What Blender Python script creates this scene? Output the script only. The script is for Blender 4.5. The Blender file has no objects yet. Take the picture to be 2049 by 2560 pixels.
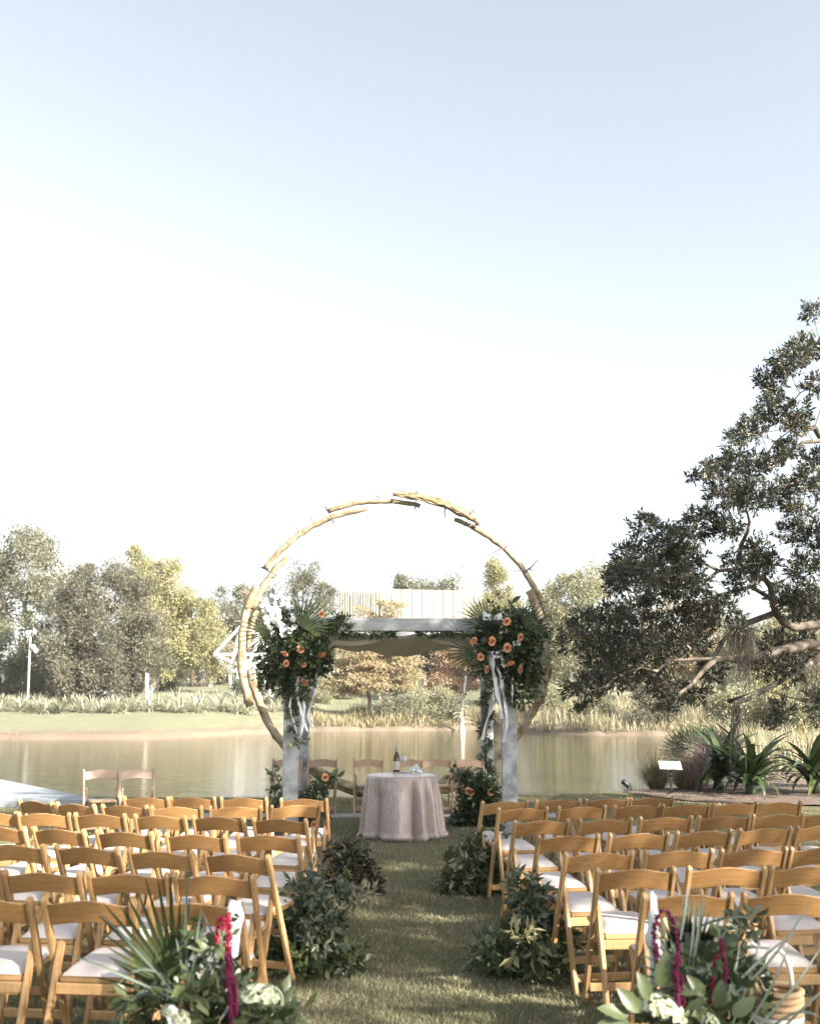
import bpy, bmesh, math, random
import numpy as np
from mathutils import Vector, Matrix

R = math.radians
PI = math.pi
rng = np.random.default_rng(11)
random.seed(11)
scene = bpy.context.scene
col = scene.collection

# ------------------------------------------------------------------ camera
IMG_W, IMG_H = 2049.0, 2560.0
FPX = 35.0 / 36.0 * IMG_H          # 35 mm lens on a 36 mm high frame
EYE = 1.72
HORIZON = 1742.0
PITCH = R(6.5)
SHIFT = (HORIZON - IMG_H / 2) / FPX - math.tan(PITCH)
cam_d = bpy.data.cameras.new('camera')
cam_d.sensor_fit = 'VERTICAL'
cam_d.sensor_height = 36.0
cam_d.lens = 35.0
cam_d.shift_y = SHIFT * FPX / IMG_H
cam_d.clip_start = 0.1
cam_d.clip_end = 3000
cam_d.dof.use_dof = True
cam_d.dof.focus_distance = 12.4
cam_d.dof.aperture_fstop = 2.8
cam = bpy.data.objects.new('camera', cam_d)
cam.location = (0, 0, EYE)
cam.rotation_euler = (PI / 2 + PITCH, 0, 0)
col.objects.link(cam)
scene.camera = cam

# ------------------------------------------------------------------ sky, sun, exposure
SUN_EL = R(27)
SUN_AZ = R(128)                    # clockwise from the view direction: behind the camera, to its right-hand side
sun_vec = Vector((math.sin(SUN_AZ) * math.cos(SUN_EL), math.cos(SUN_AZ) * math.cos(SUN_EL), math.sin(SUN_EL)))
world = bpy.data.worlds.new('World')
scene.world = world
world.use_nodes = True
wn = world.node_tree
bg = wn.nodes['Background']
sky = wn.nodes.new('ShaderNodeTexSky')
sky.sky_type = 'NISHITA'
sky.sun_disc = False
sky.sun_elevation = SUN_EL
sky.sun_rotation = SUN_AZ
sky.air_density = 1.0
sky.dust_density = 2.4
sky.ozone_density = 1.0
hsv = wn.nodes.new('ShaderNodeHueSaturation')          # thin even haze: a paler sky in every direction
hsv.inputs['Hue'].default_value = 0.487
hsv.inputs['Saturation'].default_value = 0.40
wn.links.new(sky.outputs[0], hsv.inputs['Color'])
wn.links.new(hsv.outputs[0], bg.inputs['Color'])
bg.inputs['Strength'].default_value = 0.091
sun_d = bpy.data.lights.new('sun', 'SUN')
sun_d.energy = 5.0
sun_d.angle = R(0.53)
sun_d.color = (1.0, 0.905, 0.775)
sun = bpy.data.objects.new('sun', sun_d)
sun.rotation_euler = sun_vec.to_track_quat('Z', 'Y').to_euler()
sun.location = sun_vec * 60
col.objects.link(sun)
vs = scene.view_settings
vs.view_transform = 'Standard'
vs.look = 'None'
vs.exposure = 2.0
vs.gamma = 1.0
vs.use_curve_mapping = False
scene.cycles.max_bounces = 6
scene.cycles.transparent_max_bounces = 6
scene.cycles.use_denoising = True

# ------------------------------------------------------------------ pixels to places
_cp, _sp = math.cos(PITCH), math.sin(PITCH)


def ray(u, v):
    cx = (u - IMG_W / 2) / FPX
    cy = (IMG_H / 2 - v) / FPX + SHIFT
    return Vector((cx, _cp - _sp * cy, _sp + _cp * cy))


def at_z(u, v, z=0.0):
    d = ray(u, v)
    return Vector((0, 0, EYE)) + d * ((z - EYE) / d.z)


def at_y(u, v, y):
    d = ray(u, v)
    return Vector((0, 0, EYE)) + d * (y / d.y)


# ------------------------------------------------------------------ object helpers
def tag(o, label=None, cat=None, group=None, kind=None):
    if label: o['label'] = label
    if cat: o['category'] = cat
    if group: o['group'] = group
    if kind: o['kind'] = kind
    return o


def empty(name, loc, label=None, cat=None, group=None, rz=0.0):
    o = bpy.data.objects.new(name, None)
    o.empty_display_size = 0.1
    o.location = loc
    o.rotation_euler = (0, 0, rz)
    col.objects.link(o)
    return tag(o, label, cat, group)


def obj(name, me, parent=None, loc=None, rot=None):
    o = bpy.data.objects.new(name, me)
    col.objects.link(o)
    if parent is not None: o.parent = parent
    if loc is not None: o.location = loc
    if rot is not None: o.rotation_euler = rot
    return o


def copy_tree(o, parent=None):
    c = o.copy()
    col.objects.link(c)
    c.parent = parent
    for ch in o.children:
        copy_tree(ch, c)
    return c


class MB:
    """collects faces, builds one mesh"""
    def __init__(self):
        self.v = []; self.f = []; self.mi = []

    def add(self, verts, faces, mi=0):
        b = len(self.v)
        self.v.extend([tuple(p) for p in verts])
        self.f.extend([tuple(b + i for i in fc) for fc in faces])
        self.mi.extend([mi] * len(faces))
        return self

    def box(self, c, s, rot=None, mi=0):
        x, y, z = s[0] / 2, s[1] / 2, s[2] / 2
        vs_ = [Vector(p) for p in ((-x, -y, -z), (x, -y, -z), (x, y, -z), (-x, y, -z), (-x, -y, z), (x, -y, z), (x, y, z), (-x, y, z))]
        if rot is not None: vs_ = [rot @ p for p in vs_]
        c = Vector(c)
        return self.add([c + p for p in vs_], [(0, 3, 2, 1), (4, 5, 6, 7), (0, 1, 5, 4), (1, 2, 6, 5), (2, 3, 7, 6), (3, 0, 4, 7)], mi)

    def bar(self, a, b, w, h=None, mi=0):
        a, b = Vector(a), Vector(b)
        h = h or w
        d = b - a
        q = d.to_track_quat('Y', 'Z').to_matrix()
        return self.box((a + b) / 2, (w, d.length, h), q, mi)

    def tube(self, pts, rad, n=6, mi=0, caps=True, jitter=0.0, rnd=None):
        pts = [Vector(p) for p in pts]
        m = len(pts)
        if not hasattr(rad, '__len__'): rad = [rad] * m
        vs_ = []; fs = []
        t0 = (pts[1] - pts[0]).normalized()
        ref = Vector((0, 0, 1)) if abs(t0.z) < 0.9 else Vector((1, 0, 0))
        nrm = (ref - t0 * ref.dot(t0)).normalized()
        for i in range(m):
            t = (pts[min(i + 1, m - 1)] - pts[max(i - 1, 0)])
            t = t.normalized() if t.length > 1e-9 else t0
            nrm = (nrm - t * nrm.dot(t))
            nrm = nrm.normalized() if nrm.length > 1e-6 else t.orthogonal().normalized()
            bn = t.cross(nrm)
            for k in range(n):
                a = 2 * PI * k / n
                r = rad[i] * (1 + (rnd.uniform(-jitter, jitter) if jitter else 0))
                vs_.append(pts[i] + (nrm * math.cos(a) + bn * math.sin(a)) * r)
        for i in range(m - 1):
            for k in range(n):
                k2 = (k + 1) % n
                fs.append((i * n + k, i * n + k2, (i + 1) * n + k2, (i + 1) * n + k))
        if caps:
            fs.append(tuple(reversed(range(n))))
            fs.append(tuple((m - 1) * n + k for k in range(n)))
        return self.add(vs_, fs, mi)

    def lathe(self, prof, c=(0, 0, 0), n=20, mi=0):
        c = Vector(c); vs_ = []; fs = []
        m = len(prof)
        for r, z in prof:
            for k in range(n):
                a = 2 * PI * k / n
                vs_.append(c + Vector((r * math.cos(a), r * math.sin(a), z)))
        for i in range(m - 1):
            for k in range(n):
                k2 = (k + 1) % n
                fs.append((i * n + k, i * n + k2, (i + 1) * n + k2, (i + 1) * n + k))
        fs.append(tuple(reversed(range(n)))); fs.append(tuple((m - 1) * n + k for k in range(n)))
        return self.add(vs_, fs, mi)

    def prism(self, outline, x0, x1, mi=0):
        """outline: (y, z) points, extruded along x"""
        n = len(outline)
        vs_ = [(x0, p[0], p[1]) for p in outline] + [(x1, p[0], p[1]) for p in outline]
        fs = [tuple(range(n)), tuple(reversed(range(n, 2 * n)))]
        for i in range(n):
            j = (i + 1) % n
            fs.append((i, i + n, j + n, j))
        return self.add(vs_, fs, mi)

    def mesh(self, name, mats, smooth=False, bevel=0.0, seg=1):
        me = bpy.data.meshes.new(name)
        me.from_pydata(self.v, [], self.f)
        if not isinstance(mats, (list, tuple)): mats = [mats]
        for m in mats: me.materials.append(m)
        if len(mats) > 1: me.polygons.foreach_set('material_index', self.mi)
        if bevel > 0 or True:
            bm = bmesh.new(); bm.from_mesh(me)
            bmesh.ops.recalc_face_normals(bm, faces=bm.faces)
            if bevel > 0:
                es = [e for e in bm.edges if len(e.link_faces) == 2 and e.calc_face_angle(0) > R(35)]
                bmesh.ops.bevel(bm, geom=es, offset=bevel, segments=seg, affect='EDGES', clamp_overlap=True)
            bm.to_mesh(me); bm.free()
        if smooth: me.polygons.foreach_set('use_smooth', [True] * len(me.polygons))
        me.update()
        return me

    def build(self, name, mats, parent=None, smooth=False, bevel=0.0, seg=1, loc=None, rot=None):
        return obj(name, self.mesh(name, mats, smooth, bevel, seg), parent, loc, rot)


def np_mesh(name, V, T, mat, tint=None, smooth=False):
    """V (n,3), T (m,3 or 4) numpy -> mesh, with an optional float attribute per vertex"""
    me = bpy.data.meshes.new(name)
    k = T.shape[1]
    me.vertices.add(len(V)); me.loops.add(T.size); me.polygons.add(len(T))
    me.vertices.foreach_set('co', np.ascontiguousarray(V, dtype=np.float32).ravel())
    me.loops.foreach_set('vertex_index', np.ascontiguousarray(T, dtype=np.int32).ravel())
    me.polygons.foreach_set('loop_start', np.arange(0, T.size, k, dtype=np.int32))
    me.polygons.foreach_set('loop_total', np.full(len(T), k, dtype=np.int32))
    if smooth: me.polygons.foreach_set('use_smooth', np.ones(len(T), dtype=bool))
    me.materials.append(mat)
    if tint is not None:
        a = me.attributes.new('tint', 'FLOAT', 'POINT')
        a.data.foreach_set('value', np.ascontiguousarray(tint, dtype=np.float32))
    me.update(calc_edges=True)
    me.validate()
    return me


def unit(a):
    return a / np.maximum(np.linalg.norm(a, axis=1, keepdims=True), 1e-9)


class Leaves:
    def __init__(self):
        self.V = []; self.T = []; self.t = []; self.n = 0

    def put(self, P, D, L, W, N=None, tint=None, fold=0.18, r=rng, droop=0.0, wide=0.45):
        n = len(P)
        if n == 0: return self
        D = unit(np.asarray(D, float))
        if N is None: N = r.normal(size=(n, 3))
        S = unit(np.cross(D, N)); N = np.cross(S, D)
        L = np.broadcast_to(np.asarray(L, float).reshape(-1, 1), (n, 1)); W = np.broadcast_to(np.asarray(W, float).reshape(-1, 1), (n, 1))
        tip = P + D * L + np.array([0, 0, -1.0]) * (L * droop)
        mid = P + D * L * wide
        a = mid + S * W * .5 + N * W * fold
        b = mid - S * W * .5 + N * W * fold
        V = np.stack([P, a, tip, b], 1).reshape(-1, 3)
        i = np.arange(n) * 4 + self.n
        T = np.concatenate([np.stack([i, i + 1, i + 2], 1), np.stack([i, i + 2, i + 3], 1)])
        self.V.append(V); self.T.append(T)
        if tint is None: tint = r.random(n)
        self.t.append(np.repeat(np.asarray(tint), 4))
        self.n += 4 * n
        return self

    def blades(self, P, D, L, W, bend=0.5, seg=3, tint=None, r=rng):
        """long arching blades, each a strip of seg quads split in triangles"""
        n = len(P)
        D = unit(np.asarray(D, float))
        up = np.array([0, 0, 1.0])
        side = unit(np.cross(D, up) + 1e-6 * r.normal(size=(n, 3)))
        L = np.broadcast_to(np.asarray(L, float).reshape(-1, 1), (n, 1)); W = np.broadcast_to(np.asarray(W, float).reshape(-1, 1), (n, 1))
        bend = np.broadcast_to(np.asarray(bend, float).reshape(-1, 1), (n, 1))
        rows = []
        for s in range(seg + 1):
            f = s / seg
            p = P + D * (L * f) - up * (L * bend * f * f)
            h = D * 0
            w = W * (0.65 + 0.7 * f - 1.33 * f * f) if s < seg else W * 0.02
            rows += [p - side * w * .5, p + side * w * .5]
        V = np.stack(rows, 1).reshape(-1, 3)
        k = 2 * (seg + 1)
        i = np.arange(n) * k + self.n
        T = []
        for s in range(seg):
            T.append(np.stack([i + 2 * s, i + 2 * s + 1, i + 2 * s + 3], 1)); T.append(np.stack([i + 2 * s, i + 2 * s + 3, i + 2 * s + 2], 1))
        self.V.append(V); self.T.append(np.concatenate(T))
        if tint is None: tint = r.random(n)
        self.t.append(np.repeat(np.asarray(tint), k))
        self.n += k * n
        return self

    def mesh(self, name, mat, smooth=False):
        return np_mesh(name, np.concatenate(self.V), np.concatenate(self.T), mat, np.concatenate(self.t), smooth)

    def build(self, name, mat, parent=None, loc=None, smooth=False):
        return obj(name, self.mesh(name, mat, smooth), parent, loc)


# ------------------------------------------------------------------ materials
def mat_new(name):
    m = bpy.data.materials.new(name)
    m.use_nodes = True
    nt = m.node_tree
    return m, nt, nt.nodes['Principled BSDF']


def N_(nt, typ, **kw):
    n = nt.nodes.new(typ)
    for k, v in kw.items(): setattr(n, k, v)
    return n


def ramp(nt, stops):
    n = nt.nodes.new('ShaderNodeValToRGB')
    cr = n.color_ramp
    while len(cr.elements) < len(stops): cr.elements.new(0.5)
    for e, (p, c) in zip(cr.elements, stops):
        e.position = p; e.color = (c[0], c[1], c[2], 1)
    return n


def coords(nt, space='Object', scale=(1, 1, 1), jitter=False):
    tc = N_(nt, 'ShaderNodeTexCoord')
    mp = N_(nt, 'ShaderNodeMapping')
    mp.inputs['Scale'].default_value = scale
    nt.links.new(tc.outputs[space], mp.inputs['Vector'])
    if jitter:
        oi = N_(nt, 'ShaderNodeObjectInfo')
        mu = N_(nt, 'ShaderNodeMath', operation='MULTIPLY'); mu.inputs[1].default_value = 37.0
        nt.links.new(oi.outputs['Random'], mu.inputs[0])
        nt.links.new(mu.outputs[0], mp.inputs['Location'])
    return mp


def noise(nt, vec, scale, detail=4, rough=0.55):
    n = N_(nt, 'ShaderNodeTexNoise')
    n.inputs['Scale'].default_value = scale; n.inputs['Detail'].default_value = detail; n.inputs['Roughness'].default_value = rough
    if vec is not None: nt.links.new(vec.outputs[0], n.inputs['Vector'])
    return n


def bump(nt, b, src, strength=0.3, dist=0.01):
    bp = N_(nt, 'ShaderNodeBump')
    bp.inputs['Strength'].default_value = strength; bp.inputs['Distance'].default_value = dist
    nt.links.new(src, bp.inputs['Height']); nt.links.new(bp.outputs[0], b.inputs['Normal'])
    return bp


def mat_noise(name, stops, scale=8, space='Object', stretch=(1, 1, 1), rough=0.7, bump_s=0.2, bump_d=0.01, detail=5, jitter=False, spec=0.3, value_var=0.0):
    m, nt, b = mat_new(name)
    mp = coords(nt, space, stretch, jitter)
    n = noise(nt, mp, scale, detail)
    r_ = ramp(nt, stops)
    nt.links.new(n.outputs['Fac'], r_.inputs['Fac'])
    out = r_.outputs['Color']
    if value_var:
        oi = N_(nt, 'ShaderNodeObjectInfo'); hs = N_(nt, 'ShaderNodeHueSaturation')
        mr = N_(nt, 'ShaderNodeMapRange'); mr.inputs['To Min'].default_value = 1 - value_var; mr.inputs['To Max'].default_value = 1 + value_var
        nt.links.new(oi.outputs['Random'], mr.inputs['Value']); nt.links.new(mr.outputs[0], hs.inputs['Value']); nt.links.new(out, hs.inputs['Color'])
        out = hs.outputs['Color']
    nt.links.new(out, b.inputs['Base Color'])
    b.inputs['Roughness'].default_value = rough
    b.inputs['Specular IOR Level'].default_value = spec
    if bump_s: bump(nt, b, n.outputs['Fac'], bump_s, bump_d)
    return m


def mat_leaf(name, stops, rough=0.55, trans=0.25, spec=0.35):
    m, nt, b = mat_new(name)
    a = N_(nt, 'ShaderNodeAttribute', attribute_name='tint')
    r_ = ramp(nt, stops)
    nt.links.new(a.outputs['Fac'], r_.inputs['Fac'])
    nt.links.new(r_.outputs['Color'], b.inputs['Base Color'])
    b.inputs['Roughness'].default_value = rough
    b.inputs['Specular IOR Level'].default_value = spec
    if trans:
        tr = N_(nt, 'ShaderNodeBsdfTranslucent'); mx = N_(nt, 'ShaderNodeMixShader')
        mx.inputs[0].default_value = trans
        nt.links.new(r_.outputs['Color'], tr.inputs['Color'])
        nt.links.new(b.outputs[0], mx.inputs[1]); nt.links.new(tr.outputs[0], mx.inputs[2])
        nt.links.new(mx.outputs[0], nt.nodes['Material Output'].inputs['Surface'])
    return m


def mat_plain(name, c, rough=0.6, metal=0.0, spec=0.4, var=0.12, scale=20, bump_s=0.1):
    lo = tuple(x * (1 - var) for x in c); hi = tuple(min(1, x * (1 + var)) for x in c)
    m = mat_noise(name, [(0.3, lo), (0.7, hi)], scale=scale, rough=rough, bump_s=bump_s, bump_d=0.003, spec=spec)
    m.node_tree.nodes['Principled BSDF'].inputs['Metallic'].default_value = metal
    return m


def mat_wood(name, dark, mid, light, stretch, rough=0.42, bands='Z'):
    m, nt, b = mat_new(name)
    mp = coords(nt, 'Object', stretch, True)
    n1 = noise(nt, mp, 9, 6, 0.6)
    w = N_(nt, 'ShaderNodeTexWave', wave_type='BANDS', bands_direction=bands)
    w.inputs['Scale'].default_value = 5.0; w.inputs['Distortion'].default_value = 7.0; w.inputs['Detail'].default_value = 3
    nt.links.new(mp.outputs[0], w.inputs['Vector'])
    mx = N_(nt, 'ShaderNodeMix', data_type='FLOAT'); mx.inputs[0].default_value = 0.45
    nt.links.new(n1.outputs['Fac'], mx.inputs[2]); nt.links.new(w.outputs['Fac'], mx.inputs[3])
    r_ = ramp(nt, [(0.30, dark), (0.5, mid), (0.70, light)])
    nt.links.new(mx.outputs[0], r_.inputs['Fac'])
    oi = N_(nt, 'ShaderNodeObjectInfo'); hs = N_(nt, 'ShaderNodeHueSaturation')
    mr = N_(nt, 'ShaderNodeMapRange'); mr.inputs['To Min'].default_value = 0.74; mr.inputs['To Max'].default_value = 1.22
    nt.links.new(oi.outputs['Random'], mr.inputs['Value']); nt.links.new(mr.outputs[0], hs.inputs['Value'])
    nt.links.new(r_.outputs['Color'], hs.inputs['Color']); nt.links.new(hs.outputs['Color'], b.inputs['Base Color'])
    b.inputs['Roughness'].default_value = rough
    b.inputs['Specular IOR Level'].default_value = 0.45
    bump(nt, b, mx.outputs[0], 0.08, 0.002)
    return m


M = {}
M['chair_slat'] = mat_wood('chair_slat', (0.19, 0.095, 0.032), (0.30, 0.165, 0.062), (0.41, 0.245, 0.105), (1.0, 3, 9))
M['chair_leg'] = mat_wood('chair_leg', (0.29, 0.165, 0.068), (0.40, 0.245, 0.11), (0.48, 0.32, 0.16), (9, 9, .7), bands='X')
M['chair_pale'] = mat_wood('chair_pale', (0.25, 0.165, 0.11), (0.36, 0.25, 0.175), (0.45, 0.33, 0.24), (1.5, 3, 6))  # same chair wood, with shade and sky light put into a paler, greyer colour
M['cushion'] = mat_plain('cushion', (0.50, 0.455, 0.43), rough=0.85, var=0.06, scale=60)
M['bark_log'] = mat_noise('bark_log', [(0.25, (0.12, 0.075, 0.036)), (0.42, (0.23, 0.17, 0.095)), (0.54, (0.29, 0.25, 0.18)), (0.72, (0.35, 0.325, 0.265))], scale=8, stretch=(1, 1, 1), rough=0.85, bump_s=0.7, bump_d=0.02, detail=8, jitter=True)
M['bark_rough'] = mat_noise('bark_rough', [(0.3, (0.11, 0.075, 0.04)), (0.5, (0.27, 0.21, 0.125)), (0.75, (0.42, 0.365, 0.27))], scale=16, stretch=(.5, 1, 1.6), rough=0.9, bump_s=1.0, bump_d=0.05, detail=8)
M['twig'] = mat_plain('twig', (0.16, 0.115, 0.10), rough=0.85)
M['bark_oak'] = mat_noise('bark_oak', [(0.3, (0.06, 0.048, 0.038)), (0.55, (0.16, 0.135, 0.11)), (0.8, (0.34, 0.31, 0.27))], scale=5, rough=0.9, bump_s=0.7, bump_d=0.04, detail=8)
M['bark_far'] = mat_noise('bark_far', [(0.3, (0.10, 0.08, 0.06)), (0.7, (0.26, 0.22, 0.17))], scale=3, rough=0.9, bump_s=0.4, bump_d=0.05)
M['bark_pale'] = mat_noise('bark_pale', [(0.3, (0.46, 0.40, 0.33)), (0.7, (0.66, 0.60, 0.52))], scale=3, rough=0.85, bump_s=0.3, bump_d=0.03)
M['whitewash'] = mat_noise('whitewash', [(0.30, (0.16, 0.165, 0.175)), (0.45, (0.27, 0.28, 0.295)), (0.58, (0.42, 0.43, 0.44)), (0.75, (0.50, 0.51, 0.52))], scale=5, rough=0.75, bump_s=0.15, bump_d=0.006, detail=7, jitter=True)
M['whitewash_beam'] = mat_noise('whitewash_beam', [(0.28, (0.20, 0.21, 0.22)), (0.5, (0.30, 0.315, 0.33)), (0.75, (0.42, 0.43, 0.44))], scale=5, stretch=(.35, 3, 3), rough=0.75, bump_s=0.15, bump_d=0.006, detail=7, jitter=True)
M['concrete'] = mat_noise('concrete', [(0.3, (0.21, 0.235, 0.255)), (0.7, (0.27, 0.295, 0.315))], scale=2.5, rough=0.85, bump_s=0.1)
M['path'] = mat_noise('path', [(0.3, (0.26, 0.26, 0.27)), (0.7, (0.38, 0.38, 0.39))], scale=6, rough=0.9, bump_s=0.2)
M['mulch'] = mat_noise('mulch', [(0.3, (0.06, 0.045, 0.035)), (0.55, (0.17, 0.13, 0.105)), (0.75, (0.33, 0.27, 0.22))], scale=22, rough=0.95, bump_s=1.0, bump_d=0.04, detail=8)
M['ribbon'] = mat_plain('ribbon', (0.60, 0.615, 0.635), rough=0.5, var=0.04)
M['drape'] = mat_plain('drape', (0.62, 0.57, 0.52), rough=0.85, var=0.05, scale=6)
M['white_metal'] = mat_plain('white_metal', (0.78, 0.78, 0.78), rough=0.5, var=0.03)
M['dark_metal'] = mat_plain('dark_metal', (0.018, 0.018, 0.02), rough=0.45, var=0.1)
M['grey_metal'] = mat_plain('grey_metal', (0.40, 0.40, 0.40), rough=0.5, var=0.05)
M['sign_face'] = mat_plain('sign_face', (0.36, 0.39, 0.42), rough=0.4, var=0.03)
M['print'] = mat_plain('print', (0.25, 0.27, 0.30), rough=0.6)
M['cladding'] = mat_noise('cladding', [(0.3, (0.245, 0.235, 0.205)), (0.7, (0.30, 0.29, 0.255))], scale=.5, stretch=(1, 1, .2), rough=0.8, bump_s=0.1, value_var=.06)
M['timber_grey'] = mat_noise('timber_grey', [(0.3, (0.20, 0.16, 0.12)), (0.7, (0.36, 0.30, 0.24))], scale=1, stretch=(4, 4, .4), rough=0.85, bump_s=0.1, value_var=.12)
M['stem'] = mat_plain('stem', (0.09, 0.11, 0.04), rough=0.6)
M['rose'] = mat_noise('rose', [(0.3, (0.62, 0.30, 0.155)), (0.7, (0.78, 0.46, 0.28))], scale=25, rough=0.6, bump_s=0, value_var=.1)
M['rose_heart'] = mat_plain('rose_heart', (0.52, 0.18, 0.065), rough=0.6)
M['orchid'] = mat_plain('orchid', (0.78, 0.77, 0.77), rough=0.55, var=0.03)
M['orchid_blue'] = mat_plain('orchid_blue', (0.62, 0.67, 0.74), rough=0.55, var=0.04)
M['hydrangea'] = mat_leaf('hydrangea', [(0.1, (0.36, 0.42, 0.22)), (0.5, (0.56, 0.60, 0.42)), (0.9, (0.70, 0.72, 0.60))], trans=.2)
M['amaranth'] = mat_noise('amaranth', [(0.3, (0.055, 0.002, 0.020)), (0.7, (0.125, 0.004, 0.040))], scale=40, rough=0.7, bump_s=0.4, bump_d=0.004)
M['amaranth_red'] = mat_noise('amaranth_red', [(0.3, (0.16, 0.004, 0.022)), (0.7, (0.30, 0.012, 0.04))], scale=40, rough=0.7, bump_s=0.4, bump_d=0.004)
M['basket'] = mat_noise('basket', [(0.3, (0.40, 0.26, 0.14)), (0.7, (0.60, 0.43, 0.27))], scale=12, stretch=(1, 1, 8), rough=0.8, bump_s=0.5, bump_d=0.006)
M['basket_white'] = mat_plain('basket_white', (0.74, 0.71, 0.66), rough=0.8)
M['moss'] = mat_leaf('moss', [(0.2, (0.14, 0.125, 0.10)), (0.8, (0.28, 0.26, 0.22))], trans=.25, rough=.9)
M['skin'] = mat_plain('skin', (0.45, 0.27, 0.19), rough=0.6)
M['rust_cloth'] = mat_plain('rust_cloth', (0.085, 0.056, 0.044), rough=0.9)
M['navy_cloth'] = mat_plain('navy_cloth', (0.035, 0.04, 0.065), rough=0.9)
M['grey_cloth'] = mat_plain('grey_cloth', (0.12, 0.11, 0.12), rough=0.9)
M['blue_cloth'] = mat_plain('blue_cloth', (0.45, 0.52, 0.58), rough=0.9)
M['hair'] = mat_plain('hair', (0.07, 0.04, 0.025), rough=0.7)
# leaves
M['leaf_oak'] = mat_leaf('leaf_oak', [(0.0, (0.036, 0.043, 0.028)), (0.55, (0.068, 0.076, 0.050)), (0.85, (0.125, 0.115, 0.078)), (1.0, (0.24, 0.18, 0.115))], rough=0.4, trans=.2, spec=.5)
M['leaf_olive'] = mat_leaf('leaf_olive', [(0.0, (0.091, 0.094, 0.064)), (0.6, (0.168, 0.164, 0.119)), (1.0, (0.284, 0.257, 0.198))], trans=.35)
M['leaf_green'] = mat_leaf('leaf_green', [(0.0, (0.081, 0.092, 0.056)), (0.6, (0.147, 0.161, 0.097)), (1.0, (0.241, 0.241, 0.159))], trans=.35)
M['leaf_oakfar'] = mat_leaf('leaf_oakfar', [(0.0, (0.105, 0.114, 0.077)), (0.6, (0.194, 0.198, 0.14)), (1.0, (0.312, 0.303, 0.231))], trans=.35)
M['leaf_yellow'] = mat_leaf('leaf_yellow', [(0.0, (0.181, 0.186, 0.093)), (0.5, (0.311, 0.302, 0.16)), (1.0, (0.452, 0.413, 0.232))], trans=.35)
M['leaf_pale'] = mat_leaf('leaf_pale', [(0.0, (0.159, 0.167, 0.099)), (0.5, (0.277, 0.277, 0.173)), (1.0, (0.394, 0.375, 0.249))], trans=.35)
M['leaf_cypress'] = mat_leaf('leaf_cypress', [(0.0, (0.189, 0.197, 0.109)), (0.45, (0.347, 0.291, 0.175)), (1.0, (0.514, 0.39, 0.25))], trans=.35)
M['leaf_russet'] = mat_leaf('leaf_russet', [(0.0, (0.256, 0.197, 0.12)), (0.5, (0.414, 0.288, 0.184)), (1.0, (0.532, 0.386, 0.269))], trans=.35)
M['leaf_bush'] = mat_leaf('leaf_bush', [(0.0, (0.04, 0.059, 0.026)), (0.6, (0.087, 0.115, 0.05)), (0.9, (0.182, 0.206, 0.095)), (1.0, (0.347, 0.324, 0.172))], rough=.4, trans=.2, spec=.5)
M['leaf_purple'] = mat_leaf('leaf_purple', [(0.0, (0.03, 0.03, 0.022)), (0.55, (0.068, 0.062, 0.043)), (0.85, (0.128, 0.081, 0.07)), (1.0, (0.203, 0.135, 0.115))], rough=.45, trans=.15)
M['leaf_sage'] = mat_leaf('leaf_sage', [(0.0, (0.05, 0.069, 0.044)), (0.6, (0.094, 0.119, 0.081)), (1.0, (0.213, 0.237, 0.163))], rough=.5, trans=.2)
M['leaf_dark'] = mat_leaf('leaf_dark', [(0.0, (0.021, 0.037, 0.017)), (0.6, (0.049, 0.075, 0.031)), (0.9, (0.12, 0.143, 0.055)), (1.0, (0.269, 0.254, 0.101))], rough=.35, trans=.15, spec=.5)
M['palm'] = mat_leaf('palm', [(0.0, (0.026, 0.042, 0.016)), (1.0, (0.070, 0.090, 0.036))], rough=.5, trans=.2, spec=.3)
M['palm_blue'] = mat_leaf('palm_blue', [(0.0, (0.085, 0.12, 0.10)), (1.0, (0.17, 0.21, 0.17))], rough=.5, trans=.15)
M['crinum'] = mat_leaf('crinum', [(0.0, (0.034, 0.06, 0.023)), (0.6, (0.071, 0.106, 0.041)), (1.0, (0.149, 0.178, 0.071))], rough=.35, trans=.2, spec=.5)
M['yucca'] = mat_leaf('yucca', [(0.0, (0.075, 0.09, 0.055)), (1.0, (0.19, 0.20, 0.14))], rough=.5, trans=.15)
M['strap'] = mat_leaf('strap', [(0.0, (0.20, 0.22, 0.14)), (0.4, (0.38, 0.39, 0.28)), (1.0, (0.58, 0.57, 0.46))], trans=.25)
M['reed'] = mat_leaf('reed', [(0.0, (0.144, 0.149, 0.077)), (0.5, (0.293, 0.261, 0.153)), (1.0, (0.487, 0.406, 0.261))], trans=.35)
M['reed_gold'] = mat_leaf('reed_gold', [(0.0, (0.193, 0.198, 0.121)), (0.5, (0.355, 0.328, 0.22)), (1.0, (0.514, 0.442, 0.315))], trans=.35)
M['goldenrod'] = mat_leaf('goldenrod', [(0.0, (0.30, 0.22, 0.03)), (1.0, (0.55, 0.40, 0.06))], trans=.2)
M['muhly'] = mat_leaf('muhly', [(0.0, (0.30, 0.19, 0.22)), (1.0, (0.46, 0.34, 0.36))], trans=.4)
M['tuft'] = mat_leaf('tuft', [(0.0, (0.099, 0.11, 0.061)), (0.6, (0.198, 0.187, 0.11)), (1.0, (0.396, 0.319, 0.209))], trans=.25)
M['lawn'] = mat_leaf('lawn', [(0.0, (0.116, 0.128, 0.072)), (0.5, (0.218, 0.216, 0.132)), (0.85, (0.368, 0.335, 0.232)), (1.0, (0.519, 0.463, 0.351))], trans=.25, rough=.7)


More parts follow.
